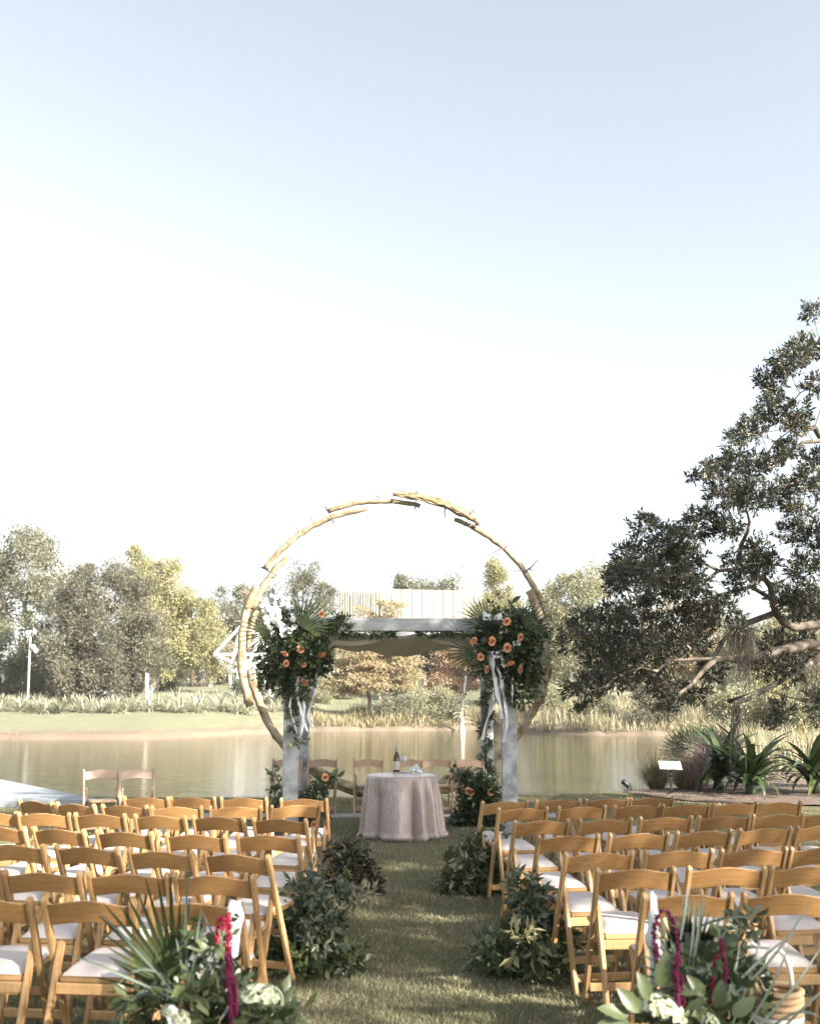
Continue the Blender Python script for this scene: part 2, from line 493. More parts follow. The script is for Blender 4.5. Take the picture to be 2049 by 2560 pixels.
def mat_ground():
    m, nt, b = mat_new('ground')
    g = N_(nt, 'ShaderNodeNewGeometry')
    sx = N_(nt, 'ShaderNodeSeparateXYZ'); nt.links.new(g.outputs['Position'], sx.inputs[0])
    n1 = N_(nt, 'ShaderNodeTexNoise'); n1.inputs['Scale'].default_value = 1.3; n1.inputs['Detail'].default_value = 6
    n2 = N_(nt, 'ShaderNodeTexNoise'); n2.inputs['Scale'].default_value = 45; n2.inputs['Detail'].default_value = 4
    for n in (n1, n2): nt.links.new(g.outputs['Position'], n.inputs['Vector'])
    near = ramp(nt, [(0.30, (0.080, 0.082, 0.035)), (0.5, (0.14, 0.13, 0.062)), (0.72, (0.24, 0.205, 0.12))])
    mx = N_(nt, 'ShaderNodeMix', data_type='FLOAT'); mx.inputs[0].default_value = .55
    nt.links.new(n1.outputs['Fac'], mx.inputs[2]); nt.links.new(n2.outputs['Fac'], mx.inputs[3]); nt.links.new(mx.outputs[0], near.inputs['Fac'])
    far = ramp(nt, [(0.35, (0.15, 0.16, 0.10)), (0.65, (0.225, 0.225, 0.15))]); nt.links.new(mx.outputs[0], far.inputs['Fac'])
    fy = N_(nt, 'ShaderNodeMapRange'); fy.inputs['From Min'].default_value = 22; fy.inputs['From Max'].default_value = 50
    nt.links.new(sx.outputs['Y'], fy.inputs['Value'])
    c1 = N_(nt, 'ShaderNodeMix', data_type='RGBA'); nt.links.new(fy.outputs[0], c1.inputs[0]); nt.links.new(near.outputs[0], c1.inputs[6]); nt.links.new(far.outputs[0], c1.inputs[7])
    # bare soil close to the water line
    zz = N_(nt, 'ShaderNodeMath', operation='MULTIPLY_ADD'); zz.inputs[1].default_value = .35; nt.links.new(n1.outputs['Fac'], zz.inputs[0]); nt.links.new(sx.outputs['Z'], zz.inputs[2])
    sr = N_(nt, 'ShaderNodeMapRange'); sr.inputs['From Min'].default_value = -.02; sr.inputs['From Max'].default_value = .16; sr.inputs['To Min'].default_value = 1; sr.inputs['To Max'].default_value = 0
    nt.links.new(zz.outputs[0], sr.inputs['Value'])
    soil = ramp(nt, [(0.3, (0.12, 0.095, 0.068)), (0.7, (0.235, 0.19, 0.145))]); nt.links.new(n2.outputs['Fac'], soil.inputs['Fac'])
    c2 = N_(nt, 'ShaderNodeMix', data_type='RGBA'); nt.links.new(sr.outputs[0], c2.inputs[0]); nt.links.new(c1.outputs[2], c2.inputs[6]); nt.links.new(soil.outputs[0], c2.inputs[7])
    nt.links.new(c2.outputs[2], b.inputs['Base Color'])
    b.inputs['Roughness'].default_value = .95; b.inputs['Specular IOR Level'].default_value = .15
    bump(nt, b, n2.outputs['Fac'], .6, .03)
    return m


def mat_water():
    m, nt, b = mat_new('water')
    g = N_(nt, 'ShaderNodeNewGeometry')
    mp = N_(nt, 'ShaderNodeMapping'); mp.inputs['Scale'].default_value = (0.6, 2.8, 1)
    nt.links.new(g.outputs['Position'], mp.inputs['Vector'])
    n1 = noise(nt, mp, 1.6, 3, .5); n2 = noise(nt, mp, 7.0, 3, .6)
    ad = N_(nt, 'ShaderNodeMath', operation='MULTIPLY_ADD'); ad.inputs[1].default_value = .22
    nt.links.new(n2.outputs['Fac'], ad.inputs[0]); nt.links.new(n1.outputs['Fac'], ad.inputs[2])
    b.inputs['Base Color'].default_value = (0.060, 0.060, 0.030, 1)
    b.inputs['Roughness'].default_value = .03
    b.inputs['IOR'].default_value = 1.33
    b.inputs['Specular IOR Level'].default_value = .5
    bump(nt, b, ad.outputs[0], .46, .03)
    return m


def mat_cloth():
    m, nt, b = mat_new('tablecloth')
    tc = N_(nt, 'ShaderNodeTexCoord')
    mp = N_(nt, 'ShaderNodeMapping'); mp.inputs['Scale'].default_value = (1, 1, .10); nt.links.new(tc.outputs['Object'], mp.inputs['Vector'])
    n1 = noise(nt, mp, 42, 6, .65)
    mp2 = N_(nt, 'ShaderNodeMapping'); mp2.inputs['Scale'].default_value = (1, 1, 6); mp2.inputs['Rotation'].default_value = (0, R(18), 0); nt.links.new(tc.outputs['Object'], mp2.inputs['Vector'])
    n2 = noise(nt, mp2, 14, 5, .6)
    mx = N_(nt, 'ShaderNodeMix', data_type='FLOAT'); mx.inputs[0].default_value = .35
    nt.links.new(n1.outputs['Fac'], mx.inputs[2]); nt.links.new(n2.outputs['Fac'], mx.inputs[3])
    r_ = ramp(nt, [(0.34, (0.24, 0.18, 0.16)), (0.5, (0.335, 0.265, 0.24)), (0.66, (0.43, 0.355, 0.325))])
    nt.links.new(mx.outputs[0], r_.inputs['Fac']); nt.links.new(r_.outputs[0], b.inputs['Base Color'])
    b.inputs['Roughness'].default_value = .30; b.inputs['Specular IOR Level'].default_value = .7
    b.inputs['Sheen Weight'].default_value = .25
    bump(nt, b, mx.outputs[0], .35, .006)
    return m


def mat_glass(name, c, rough=.05, trans=1.0):
    m, nt, b = mat_new(name)
    b.inputs['Base Color'].default_value = (*c, 1); b.inputs['Roughness'].default_value = rough
    b.inputs['Transmission Weight'].default_value = trans; b.inputs['IOR'].default_value = 1.45
    return m


M['ground'] = mat_ground(); M['water'] = mat_water(); M['cloth'] = mat_cloth()
M['bottle'] = mat_glass('bottle', (0.10, 0.055, 0.012), .05, .6); M['glass'] = mat_glass('glass', (0.93, 0.95, 0.97), .12, .55)

# ------------------------------------------------------------------ terrain, water, paths
YN = ([-200, -60, -20, -8.6, -5.3, 0, 3.6, 5.5, 7.5, 10, 14, 17, 200], [60, 34, 25, 20.6, 18.2, 18.3, 19.0, 20.2, 23.2, 32, 45, 60, 120])
YF = ([-200, -60, -21, -14, -10, -6.7, 0, 5, 8, 11, 16, 40, 200], [48, 50, 52, 52.5, 58.5, 65, 66, 68, 61, 58, 57, 56, 56])
WATER_Z = -0.5


def gz(x, y):
    x = np.asarray(x, float); y = np.asarray(y, float)
    yn = np.interp(x, *YN); yf = np.interp(x, *YF)
    sn = y - yn; sf = yf - y
    wob = .18 * np.sin(x * 1.7) + .12 * np.sin(x * 3.9 + 1) + .1 * np.sin(x * .6 + 2)
    sf = sf + wob
    # near side: flat lawn, then the bank
    tn = np.clip((sn + .9) / 3.4, 0, 1)
    zn = -1.5 * tn * tn * (3 - 2 * tn)
    # far side: low eroded edge, then a long gentle rise
    d = -sf
    zf = np.where(d < 0, np.maximum(-1.5, -.5 + d * .35), np.where(d < .6, -.5 + .45 * d, -.23 + .072 * (d - .6)))
    zf = np.minimum(zf, 3.1 + .002 * np.maximum(d - 45, 0))
    mid = (yn + yf) * .5
    z = np.where(sn < 0, zn, np.where(sf < 0, zf, np.maximum(zn, zf)))
    # where near and far banks meet (no water): follow the higher of a gentle ramp
    ramp_ = np.clip((y - 20) / 50, 0, 1) * .25
    closed = np.clip((yn - yf + 6) / 6, 0, 1)
    z = z * (1 - closed) + closed * np.where(y > 55, np.maximum(ramp_, zf), ramp_)
    return z


def gzf(x, y): return float(gz(np.array([x]), np.array([y]))[0])


xs = np.unique(np.concatenate([np.linspace(-400, -60, 18), np.linspace(-60, -12, 50), np.linspace(-12, 20, 130), np.linspace(20, 70, 40), np.linspace(70, 400, 18)]))
ys = np.unique(np.concatenate([np.linspace(-60, 3, 16), np.linspace(3, 16, 14), np.linspace(16, 26, 60), np.linspace(26, 50, 30), np.linspace(50, 72, 110), np.linspace(72, 130, 40), np.linspace(130, 900, 20)]))
X, Y = np.meshgrid(xs, ys)
V = np.stack([X, Y, gz(X, Y)], -1).reshape(-1, 3)
nx, ny = len(xs), len(ys)
ii, jj = np.meshgrid(np.arange(nx - 1), np.arange(ny - 1))
q = (jj * nx + ii).ravel()
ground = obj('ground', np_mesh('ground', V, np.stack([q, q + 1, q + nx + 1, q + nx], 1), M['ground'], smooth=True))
tag(ground, 'dry mown lawn sloping to a pond and rising behind it', 'ground', kind='structure')
w = MB(); w.add([(-200, 15.5, WATER_Z), (40, 15.5, WATER_Z), (40, 80, WATER_Z), (-200, 80, WATER_Z)], [(0, 1, 2, 3)])
tag(w.build('water', M['water']), 'still olive pond with fine ripples between two banks', 'water', kind='structure')


def slab(name, pts, z0, z1, mat, label, cat):
    m = MB(); n = len(pts)
    m.add([(p[0], p[1], z1) for p in pts] + [(p[0], p[1], z0) for p in pts],
          [tuple(range(n)), tuple(reversed(range(n, 2 * n)))] + [(i, (i + 1) % n, (i + 1) % n + n, i + n) for i in range(n)])
    o = m.build(name, mat, bevel=.012)
    return tag(o, label, cat, kind='structure')


a = at_z(0, 1947, .12); b_ = at_z(243, 1997, .12); c_ = at_z(60, 2000, .12); d_ = at_z(-260, 1992, .12); e_ = at_z(-300, 1905, .12)
slab('concrete_path', [(e_.x, e_.y), (a.x, a.y), (b_.x, b_.y), (c_.x, c_.y), (d_.x, d_.y)], -.6, .12, M['concrete'], 'pale concrete landing running out towards the pond', 'path')
slab('stone_path', [(-5.2, 14.52), (2.7, 14.52), (2.7, 14.92), (-5.2, 14.92)], -.08, .02, M['path'], 'narrow grey paving strip under the chairs behind the table', 'path')
# mulch bed
bx, by = np.meshgrid(np.linspace(0, 1, 40), np.linspace(0, 1, 16))
lo = np.interp(bx * 12 + 3.9, [3.9, 4.4, 5.2, 8, 16], [18.1, 16.9, 16.3, 15.6, 14.6]); hi = np.interp(bx * 12 + 3.9, [3.9, 5, 7.5, 16], [18.5, 19.6, 22.6, 26])
bX = bx * 12 + 3.9; bY = lo + (hi - lo) * by
V = np.stack([bX, bY, gz(bX, bY) + .012 + .02 * rng.random(bX.shape)], -1).reshape(-1, 3)
ii, jj = np.meshgrid(np.arange(39), np.arange(15)); q = (jj * 40 + ii).ravel()
tag(obj('mulch_bed', np_mesh('mulch_bed', V, np.stack([q, q + 1, q + 41, q + 40], 1), M['mulch'], smooth=True)), 'brown mulch bed under the big strappy plants beside the oak', 'bed', kind='structure')

# ------------------------------------------------------------------ trees
def bezier_pts(a, b, sag, n, r):
    a, b = np.asarray(a, float), np.asarray(b, float)
    f = np.linspace(0, 1, n)[:, None]
    L = np.linalg.norm(b - a)
    off = r.normal(size=3) * L * .09
    return a + (b - a) * f + (np.sin(f * PI) * (off + np.array([0, 0, sag * L])))


class Skeleton:
    """branches as chains of nodes; thickness from the number of twigs each carries"""
    def __init__(self): self.P = []; self.par = []

    def chain(self, pts, parent=-1):
        idx = parent
        for p in pts:
            self.P.append(np.asarray(p, float)); self.par.append(idx); idx = len(self.P) - 1
        return idx

    def reach(self, tip, r, sag=.08, step=.8, up_only=0.3):
        A = np.array(self.P); tip = np.asarray(tip, float)
        d = np.linalg.norm(A - tip, axis=1) + up_only * np.maximum(A[:, 2] - tip[2], 0)
        k = int(np.argmin(d)); L = np.linalg.norm(A[k] - tip)
        n = max(3, int(L / step) + 2)
        return self.chain(bezier_pts(A[k], tip, sag, n, r)[1:], k)

    def tubes(self, mb, r_tip, expo=2.4, rmax=9., sides=6, fixed=None):
        n = len(self.P); acc = np.zeros(n); kids = [[] for _ in range(n)]
        for i in range(n):
            if self.par[i] >= 0: kids[self.par[i]].append(i)
        for i in range(n - 1, -1, -1):
            if not kids[i]: acc[i] = max(acc[i], r_tip ** expo)
            if self.par[i] >= 0: acc[self.par[i]] += acc[i]
        rad = np.minimum(acc ** (1 / expo), rmax)
        if fixed is not None:
            for i, v_ in fixed.items(): rad[i] = max(rad[i], v_)
        seen = set()
        for i in range(n):
            p = self.par[i]
            if p >= 0 and kids[p][0] == i: continue
            ch = [i] if p < 0 else [p, i]
            j = i
            while kids[j]:
                j = kids[j][0]; ch.append(j)
            if len(ch) < 2: continue
            rr = [min(rad[c], rad[i]) if c == ch[0] and p >= 0 else rad[c] for c in ch]
            mb.tube([self.P[c] for c in ch], rr, sides if rr[0] > .02 else 4, caps=False)
        return rad


def crown_points(ell, n, r, surf=.6):
    """n points in a union of ellipsoids (cx, cy, cz, rx, ry, rz), biased to the outside"""
    wts = np.array([e[3] * e[4] * e[5] for e in ell]) ** (2 / 3); wts /= wts.sum()
    k = r.choice(len(ell), n, p=wts)
    E = np.array(ell)[k]
    d = unit(r.normal(size=(n, 3)))
    rad = (1 - surf * r.random(n) ** 1.6 + .22 * (r.random(n) < .16) * r.random(n))[:, None]
    return E[:, :3] + d * rad * E[:, 3:]


def tree(name, label, base, trunk_top, ell, leaf_mat, bark, n_clump, clump_r, n_leaf, leaf, trunk_r, seed, group=None, droop=0., flat=1.0, cat='tree', tipr=.014, elong=1.0, trunks=None):
    r = np.random.default_rng(seed)
    root = empty(name, base, label, cat, group)
    B = np.array(base, float)
    sk = Skeleton()
    tt = np.array(trunk_top, float)
    if trunks is None: trunks = [(B * 0, tt)]
    fixed = {}
    for a_, b2 in trunks:
        n0 = len(sk.P)
        pts = bezier_pts(a_, b2, 0, 6, r); pts[0] = a_
        sk.chain(pts)
        for k in range(6): fixed[n0 + k] = trunk_r * (1.35 if k == 0 else 1.05 - .1 * k)
    C = crown_points(ell, n_clump, r)
    order = np.argsort(np.linalg.norm(C - tt, axis=1))
    for k in order: sk.reach(C[k], r, step=max(.5, clump_r * .8))
    mb = MB(); sk.tubes(mb, tipr, fixed=fixed, sides=7)
    mb.build('trunk', M[bark], root, smooth=True)
    # leaves: twiggy clumps
    m = n_leaf // n_clump
    cr = clump_r * r.uniform(.45, 1.35, n_clump)
    c = np.repeat(C, m, 0); rr = np.repeat(cr, m)[:, None]
    off = r.normal(size=(len(c), 3)) * .5
    off[:, 2] *= flat
    P = c + off * rr
    D = unit(off) * .8 + r.normal(size=off.shape) * .5 + np.array([0, 0, .25 - droop])
    tint = np.clip(np.repeat(r.random(n_clump), m) * .5 + r.random(len(c)) * .5, 0, 1)
    s = leaf * r.uniform(.65, 1.35, len(c))
    L = Leaves().put(P, D, s * 1.35 * elong, s * .75 / elong ** .5, tint=tint, r=r)
    o = L.build('crown', M[leaf_mat], root)
    return root


def far_tree(name, label, u, v_base, D, ell_px, *a, top=None, **k):
    """ell_px: crown lobes in photo pixels (u, v, half width, half height) at distance D"""
    p = at_y(u, v_base, D); bx_, by_ = p.x, p.y
    base = (bx_, by_, gzf(bx_, by_) - .1)
    ell = []
    for (eu, ev, hu, hv) in ell_px:
        c = at_y(eu, ev, D); sx_ = D / FPX
        ell.append((c.x - bx_, k.get('seed', 1) % 3 * .3 - .3, c.z - base[2], hu * sx_, max(hu * sx_ * .85, 1.0), hv * sx_))
    tt = top or (ell[0][0] * .5, 0, max(ell[0][2] - ell[0][5] * .5, 1.2))
    return tree(name, label, base, tt, ell, *a, **k)


GT = 'trees across the pond'
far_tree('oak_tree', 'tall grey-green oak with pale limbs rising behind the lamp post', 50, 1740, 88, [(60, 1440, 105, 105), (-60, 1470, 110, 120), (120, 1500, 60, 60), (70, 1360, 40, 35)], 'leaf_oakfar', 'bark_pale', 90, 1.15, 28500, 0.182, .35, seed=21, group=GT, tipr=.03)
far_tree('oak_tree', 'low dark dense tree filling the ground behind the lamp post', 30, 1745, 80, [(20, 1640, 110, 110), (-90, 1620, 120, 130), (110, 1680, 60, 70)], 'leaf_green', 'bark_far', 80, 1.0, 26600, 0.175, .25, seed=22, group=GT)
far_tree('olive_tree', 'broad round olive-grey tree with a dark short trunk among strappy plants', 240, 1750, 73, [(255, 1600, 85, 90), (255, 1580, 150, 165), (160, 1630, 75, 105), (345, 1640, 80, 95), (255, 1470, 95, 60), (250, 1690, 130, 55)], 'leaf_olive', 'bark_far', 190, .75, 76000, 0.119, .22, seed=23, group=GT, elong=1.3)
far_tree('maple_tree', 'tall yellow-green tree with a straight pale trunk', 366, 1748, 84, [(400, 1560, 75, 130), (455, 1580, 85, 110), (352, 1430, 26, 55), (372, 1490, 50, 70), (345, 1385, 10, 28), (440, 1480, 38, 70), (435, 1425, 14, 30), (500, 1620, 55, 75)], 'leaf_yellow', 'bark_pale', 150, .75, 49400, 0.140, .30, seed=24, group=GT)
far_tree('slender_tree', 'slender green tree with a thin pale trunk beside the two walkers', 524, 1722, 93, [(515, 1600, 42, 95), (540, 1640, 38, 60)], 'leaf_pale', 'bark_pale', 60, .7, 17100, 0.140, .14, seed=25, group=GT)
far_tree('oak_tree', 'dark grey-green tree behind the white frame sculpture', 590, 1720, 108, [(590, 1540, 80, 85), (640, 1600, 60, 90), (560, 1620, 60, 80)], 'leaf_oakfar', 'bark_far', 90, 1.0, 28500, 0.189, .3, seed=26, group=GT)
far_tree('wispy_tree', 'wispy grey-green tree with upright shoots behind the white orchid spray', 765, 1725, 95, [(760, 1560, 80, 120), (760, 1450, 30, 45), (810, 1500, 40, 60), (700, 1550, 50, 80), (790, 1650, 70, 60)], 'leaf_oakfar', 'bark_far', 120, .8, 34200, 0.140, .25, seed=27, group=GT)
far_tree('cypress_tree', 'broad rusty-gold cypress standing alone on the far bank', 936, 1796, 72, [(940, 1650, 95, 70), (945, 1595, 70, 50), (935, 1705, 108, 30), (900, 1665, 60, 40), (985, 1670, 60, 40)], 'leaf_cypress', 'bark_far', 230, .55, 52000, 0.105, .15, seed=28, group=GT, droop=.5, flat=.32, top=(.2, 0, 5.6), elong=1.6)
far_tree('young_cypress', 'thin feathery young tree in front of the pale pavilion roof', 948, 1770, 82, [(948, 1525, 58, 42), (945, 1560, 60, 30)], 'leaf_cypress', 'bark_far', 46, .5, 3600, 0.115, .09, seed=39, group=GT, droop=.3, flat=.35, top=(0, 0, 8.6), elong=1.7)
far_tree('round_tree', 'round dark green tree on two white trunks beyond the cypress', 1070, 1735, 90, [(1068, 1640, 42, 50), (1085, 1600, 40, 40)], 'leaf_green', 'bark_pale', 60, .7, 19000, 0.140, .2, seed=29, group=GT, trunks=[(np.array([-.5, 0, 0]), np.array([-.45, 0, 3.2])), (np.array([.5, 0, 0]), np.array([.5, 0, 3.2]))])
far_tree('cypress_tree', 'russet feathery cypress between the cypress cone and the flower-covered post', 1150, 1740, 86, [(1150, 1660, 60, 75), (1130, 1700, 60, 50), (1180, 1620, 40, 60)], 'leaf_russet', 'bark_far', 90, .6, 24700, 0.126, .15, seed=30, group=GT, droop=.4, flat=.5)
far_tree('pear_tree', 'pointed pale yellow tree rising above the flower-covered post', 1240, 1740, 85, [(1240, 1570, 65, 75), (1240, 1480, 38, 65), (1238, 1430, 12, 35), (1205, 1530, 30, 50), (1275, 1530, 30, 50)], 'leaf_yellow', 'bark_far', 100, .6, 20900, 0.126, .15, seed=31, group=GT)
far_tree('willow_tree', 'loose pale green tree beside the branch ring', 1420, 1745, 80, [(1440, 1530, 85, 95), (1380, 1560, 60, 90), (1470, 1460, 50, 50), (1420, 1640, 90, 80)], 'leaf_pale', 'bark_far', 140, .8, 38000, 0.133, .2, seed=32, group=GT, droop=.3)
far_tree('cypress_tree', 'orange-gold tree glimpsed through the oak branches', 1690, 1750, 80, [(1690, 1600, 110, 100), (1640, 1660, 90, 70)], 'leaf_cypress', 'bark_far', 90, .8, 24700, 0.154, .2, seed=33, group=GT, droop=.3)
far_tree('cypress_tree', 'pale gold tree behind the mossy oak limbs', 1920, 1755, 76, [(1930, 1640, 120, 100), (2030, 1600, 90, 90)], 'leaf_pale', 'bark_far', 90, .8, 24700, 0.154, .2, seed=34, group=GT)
GB = 'treetops behind the pale building'
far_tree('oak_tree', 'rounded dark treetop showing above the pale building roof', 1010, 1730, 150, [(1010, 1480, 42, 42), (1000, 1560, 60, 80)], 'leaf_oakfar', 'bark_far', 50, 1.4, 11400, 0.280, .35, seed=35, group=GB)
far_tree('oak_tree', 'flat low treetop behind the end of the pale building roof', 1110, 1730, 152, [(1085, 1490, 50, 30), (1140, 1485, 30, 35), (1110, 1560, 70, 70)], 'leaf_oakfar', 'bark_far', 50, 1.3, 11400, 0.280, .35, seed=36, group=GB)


GF = 'distant trees closing the view'
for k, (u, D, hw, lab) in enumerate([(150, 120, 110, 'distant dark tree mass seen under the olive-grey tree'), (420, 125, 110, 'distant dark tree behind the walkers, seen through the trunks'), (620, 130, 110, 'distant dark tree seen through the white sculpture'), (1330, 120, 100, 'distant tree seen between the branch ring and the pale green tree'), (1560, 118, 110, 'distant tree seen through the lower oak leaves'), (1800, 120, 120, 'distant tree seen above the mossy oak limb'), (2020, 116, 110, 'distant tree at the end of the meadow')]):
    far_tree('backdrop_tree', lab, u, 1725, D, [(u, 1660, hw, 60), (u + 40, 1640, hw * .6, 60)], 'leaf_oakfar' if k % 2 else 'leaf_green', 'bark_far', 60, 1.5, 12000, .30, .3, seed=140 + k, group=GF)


def shrub(name, label, u, v, D, hw, hh, mat, seed, n=6000, leaf=.10, group=None, cr=.4):
    p = at_y(u, v, D); b = (p.x, p.y, gzf(p.x, p.y) - .05); s = D / FPX
    return tree(name, label, b, (0, 0, hh * s * .5), [(0, 0, hh * s * .95, hw * s, hw * s * .8, hh * s)], mat, 'bark_far', 26, cr, n, leaf, .05, seed, group, cat='shrub')


SL = ['dark rounded shrub at the foot of the lamp post, away from the yucca', 'dark rounded shrub between the lamp post and the large yucca', 'glossy dark shrub behind the large yucca', 'dark rounded shrub between the bins and the thick pale post', 'dark shrub between the slim black post and the walkers', 'wide dark shrub between the walkers and the white sculpture', 'grey-green shrub behind the white sculpture legs', 'pale shrub at the end of the timber slat wall', 'sage shrub under the white frame sculpture']
GS = 'shrubs under the far trees'
for k, (u, v, D, hw, hh, mt) in enumerate([(20, 1748, 79, 50, 40, 'leaf_green'), (100, 1750, 78, 50, 32, 'leaf_green'), (180, 1752, 77, 45, 32, 'leaf_bush'), (300, 1750, 79, 45, 30, 'leaf_green'), (420, 1735, 88, 45, 34, 'leaf_green'), (560, 1722, 96, 60, 40, 'leaf_green'), (680, 1735, 90, 50, 32, 'leaf_oakfar'), (760, 1738, 88, 40, 34, 'leaf_pale'), (620, 1745, 80, 45, 26, 'leaf_sage')]):
    shrub('shrub', SL[k], u, v, D, hw, hh, mt, 50 + k, group=GS)
for k, (u, v, D, hw, hh, lab) in enumerate([(735, 1765, 78, 40, 30, 'pale shrub low behind the post ribbons nearer the landing'), (800, 1752, 84, 50, 36, 'pale rounded shrub beneath the timber slat wall'), (850, 1745, 90, 45, 30, 'pale shrub between the slat wall and the gold cypress')]):
    shrub('shrub', lab, u, v, D, hw, hh, 'leaf_pale', 190 + k, n=8000, leaf=.09, group='shrubs under the far trees', cr=.5)
SL2 = ['pale loose shrub just below the white table', 'grey-green loose shrub beside the gold cypress trunk, below the white table', 'pale wide shrub in front of the seated people', 'grey-green loose shrub beside the bare white trunk', 'pale loose shrub behind the lowest oak twigs', 'tall olive shrub on the shore beneath the oak leaves', 'pale shrub behind the broken oak branch', 'pale shrub beside the branch ring on the far shore', 'yellowish shrub in the meadow behind the palmetto', 'pale rounded shrub in the meadow behind the long moss beard', 'yellow-green shrub in the meadow behind the middle crinum', 'pale low shrub in the meadow beyond the last crinum', 'yellowish tall shrub at the meadow edge under the oak limbs', 'olive shrub deep in the meadow under the broken branch']
GS2 = 'loose shrubs along the far shore'
for k, (u, v, D, hw, hh, mt) in enumerate([(1740, 1830, 48, 60, 45, 'leaf_yellow'), (1850, 1835, 44, 75, 60, 'leaf_pale'), (1930, 1820, 50, 80, 70, 'leaf_yellow'), (2030, 1840, 42, 80, 60, 'leaf_pale'), (1990, 1790, 60, 90, 80, 'leaf_yellow'), (1850, 1790, 62, 80, 70, 'leaf_olive')]):
    shrub('shrub', SL2[k + 8], u, v, D, hw, hh, mt, 170 + k, n=8000, leaf=.09, group=GS2, cr=.5)
for k, (u, v, D, hw, hh, mt) in enumerate([(1105, 1792, 73, 45, 30, 'leaf_pale'), (1000, 1800, 69, 50, 34, 'leaf_oakfar'), (1070, 1805, 70, 60, 42, 'leaf_pale'), (1130, 1808, 70, 40, 30, 'leaf_oakfar'), (1480, 1790, 62, 50, 36, 'leaf_pale'), (1640, 1810, 60, 60, 55, 'leaf_olive'), (1760, 1790, 62, 60, 40, 'leaf_pale'), (1380, 1780, 66, 40, 40, 'leaf_pale')]):
    shrub('shrub', SL2[k], u, v, D, hw, hh, mt, 70 + k, n=8000, leaf=.09, group=GS2, cr=.5)

# ------------------------------------------------------------------ far bank plants
def strap_clump(seed, n=70, L=.75, w=.05, spread=1.0):
    r = np.random.default_rng(seed)
    a = r.random(n) * 2 * PI; e = r.uniform(.25, 1.3, n)
    D = np.stack([np.cos(a) * np.cos(e) * spread, np.sin(a) * np.cos(e) * spread, np.sin(e)], 1)
    P = np.stack([np.cos(a) * .12 * r.random(n), np.sin(a) * .12 * r.random(n), np.zeros(n)], 1)
    return Leaves().blades(P, D, L * r.uniform(.6, 1.25, n), w, r.uniform(.25, .6, n), 3, r=r)


strap_meshes = [strap_clump(90 + k, L=1.2, w=.055, n=150).mesh('strap_leaf_plant', M['strap']) for k in range(4)]
r = np.random.default_rng(5)
for row, (D, v_) in enumerate([(66, 0), (69.5, 0), (73.5, 0)]):
    for u in np.arange(-30, 700, 34):
        uu = u + r.uniform(-16, 16) + row * 20
        if uu > 640 - row * 30 and row == 0 or (180 < uu < 290 and row == 2): continue
        p = at_y(uu, 1760, D + r.uniform(-1.2, 1.2) + (0 if uu < 400 else (uu - 400) * .012))
        o = obj('strap_leaf_plant', strap_meshes[r.integers(4)], None, (p.x, p.y, gzf(p.x, p.y) - .04), (0, 0, r.random() * 6.28))
        s = r.uniform(1.05, 1.6); o.scale = (s, s, s)
        tag(o, 'pale variegated strap-leaf clump edging the far lawn', 'plant', 'strap-leaf clumps along the far lawn')
r2 = np.random.default_rng(6)
ag = strap_clump(99, n=80, L=2.0, w=.07); p = at_y(150, 1787, 65)
tag(ag.build('yucca_plant', M['yucca'], None, (p.x, p.y, gzf(p.x, p.y))), 'large spiky grey-green yucca among the pale strap-leaf clumps', 'plant')


def field(name, label, cat, n, xr_, yr_, hmin, hmax, mat, seed, w=.03, lean=.35, keep=None, bend=.25):
    r = np.random.default_rng(seed)
    x = r.uniform(*xr_, n); y = r.uniform(*yr_, n)
    dens = np.sin(x * 1.3 + np.sin(y * .9) * 2) + np.sin(x * .47 + y * .7) + r.normal(size=n) * .8
    ok = dens > -.6
    if keep is not None: ok &= keep(x, y)
    x, y = x[ok], y[ok]; n = len(x)
    z = gz(x, y)
    D = np.stack([r.normal(size=n) * lean, r.normal(size=n) * lean, np.ones(n)], 1)
    hh = r.uniform(hmin, hmax, n) * (.75 + .35 * np.sin(x * .9 + y * .4))
    L = Leaves().blades(np.stack([x, y, z - .03], 1), D, hh, w * r.uniform(.6, 1.5, n), r.uniform(.05, bend, n), 2, r=r)
    return tag(L.build(name, M[mat]), label, cat, kind='stuff')


land = lambda lo_, hi_: (lambda x, y: (y > np.interp(x, *YF) + lo_) & (y < np.interp(x, *YF) + hi_))
field('marsh_grass', 'tangled pale green and straw marsh grass along the far shore', 'grass', 20000, (-6.5, 9), (64, 78), .6, 1.5, 'reed', 41, w=.06, keep=land(.5, 9))
field('marsh_grass', 'golden tall marsh grass below the oak on the far shore', 'grass', 42000, (6, 30), (56, 76), .6, 1.7, 'reed_gold', 42, w=.06, keep=lambda x, y: y > np.interp(x, *YF) + .4)
field('meadow_grass', 'blurred straw-coloured meadow behind the big strappy plants', 'grass', 42000, (8, 30), (24, 57), .4, 1.1, 'reed_gold', 43, w=.045, keep=lambda x, y: (y < np.interp(x, *YN) - .8) & (x > 8.3 + (y - 24) * .2))
field('goldenrod', 'yellow goldenrod blooms scattered over the meadow grass', 'flowers', 5000, (12, 30), (32, 60), .8, 1.25, 'goldenrod', 44, w=.022, lean=.5, keep=lambda x, y: ((y < np.interp(x, *YN) - 1) | (y > np.interp(x, *YF) + 1)) & (np.sin(x * 1.1) + np.sin(y * .8) > .3))
field('shore_grass', 'short tufts of grass along the edge of the far lawn', 'grass', 7000, (-45, -5), (51, 66), .08, .3, 'reed', 45, w=.03, keep=land(.25, 1.6))

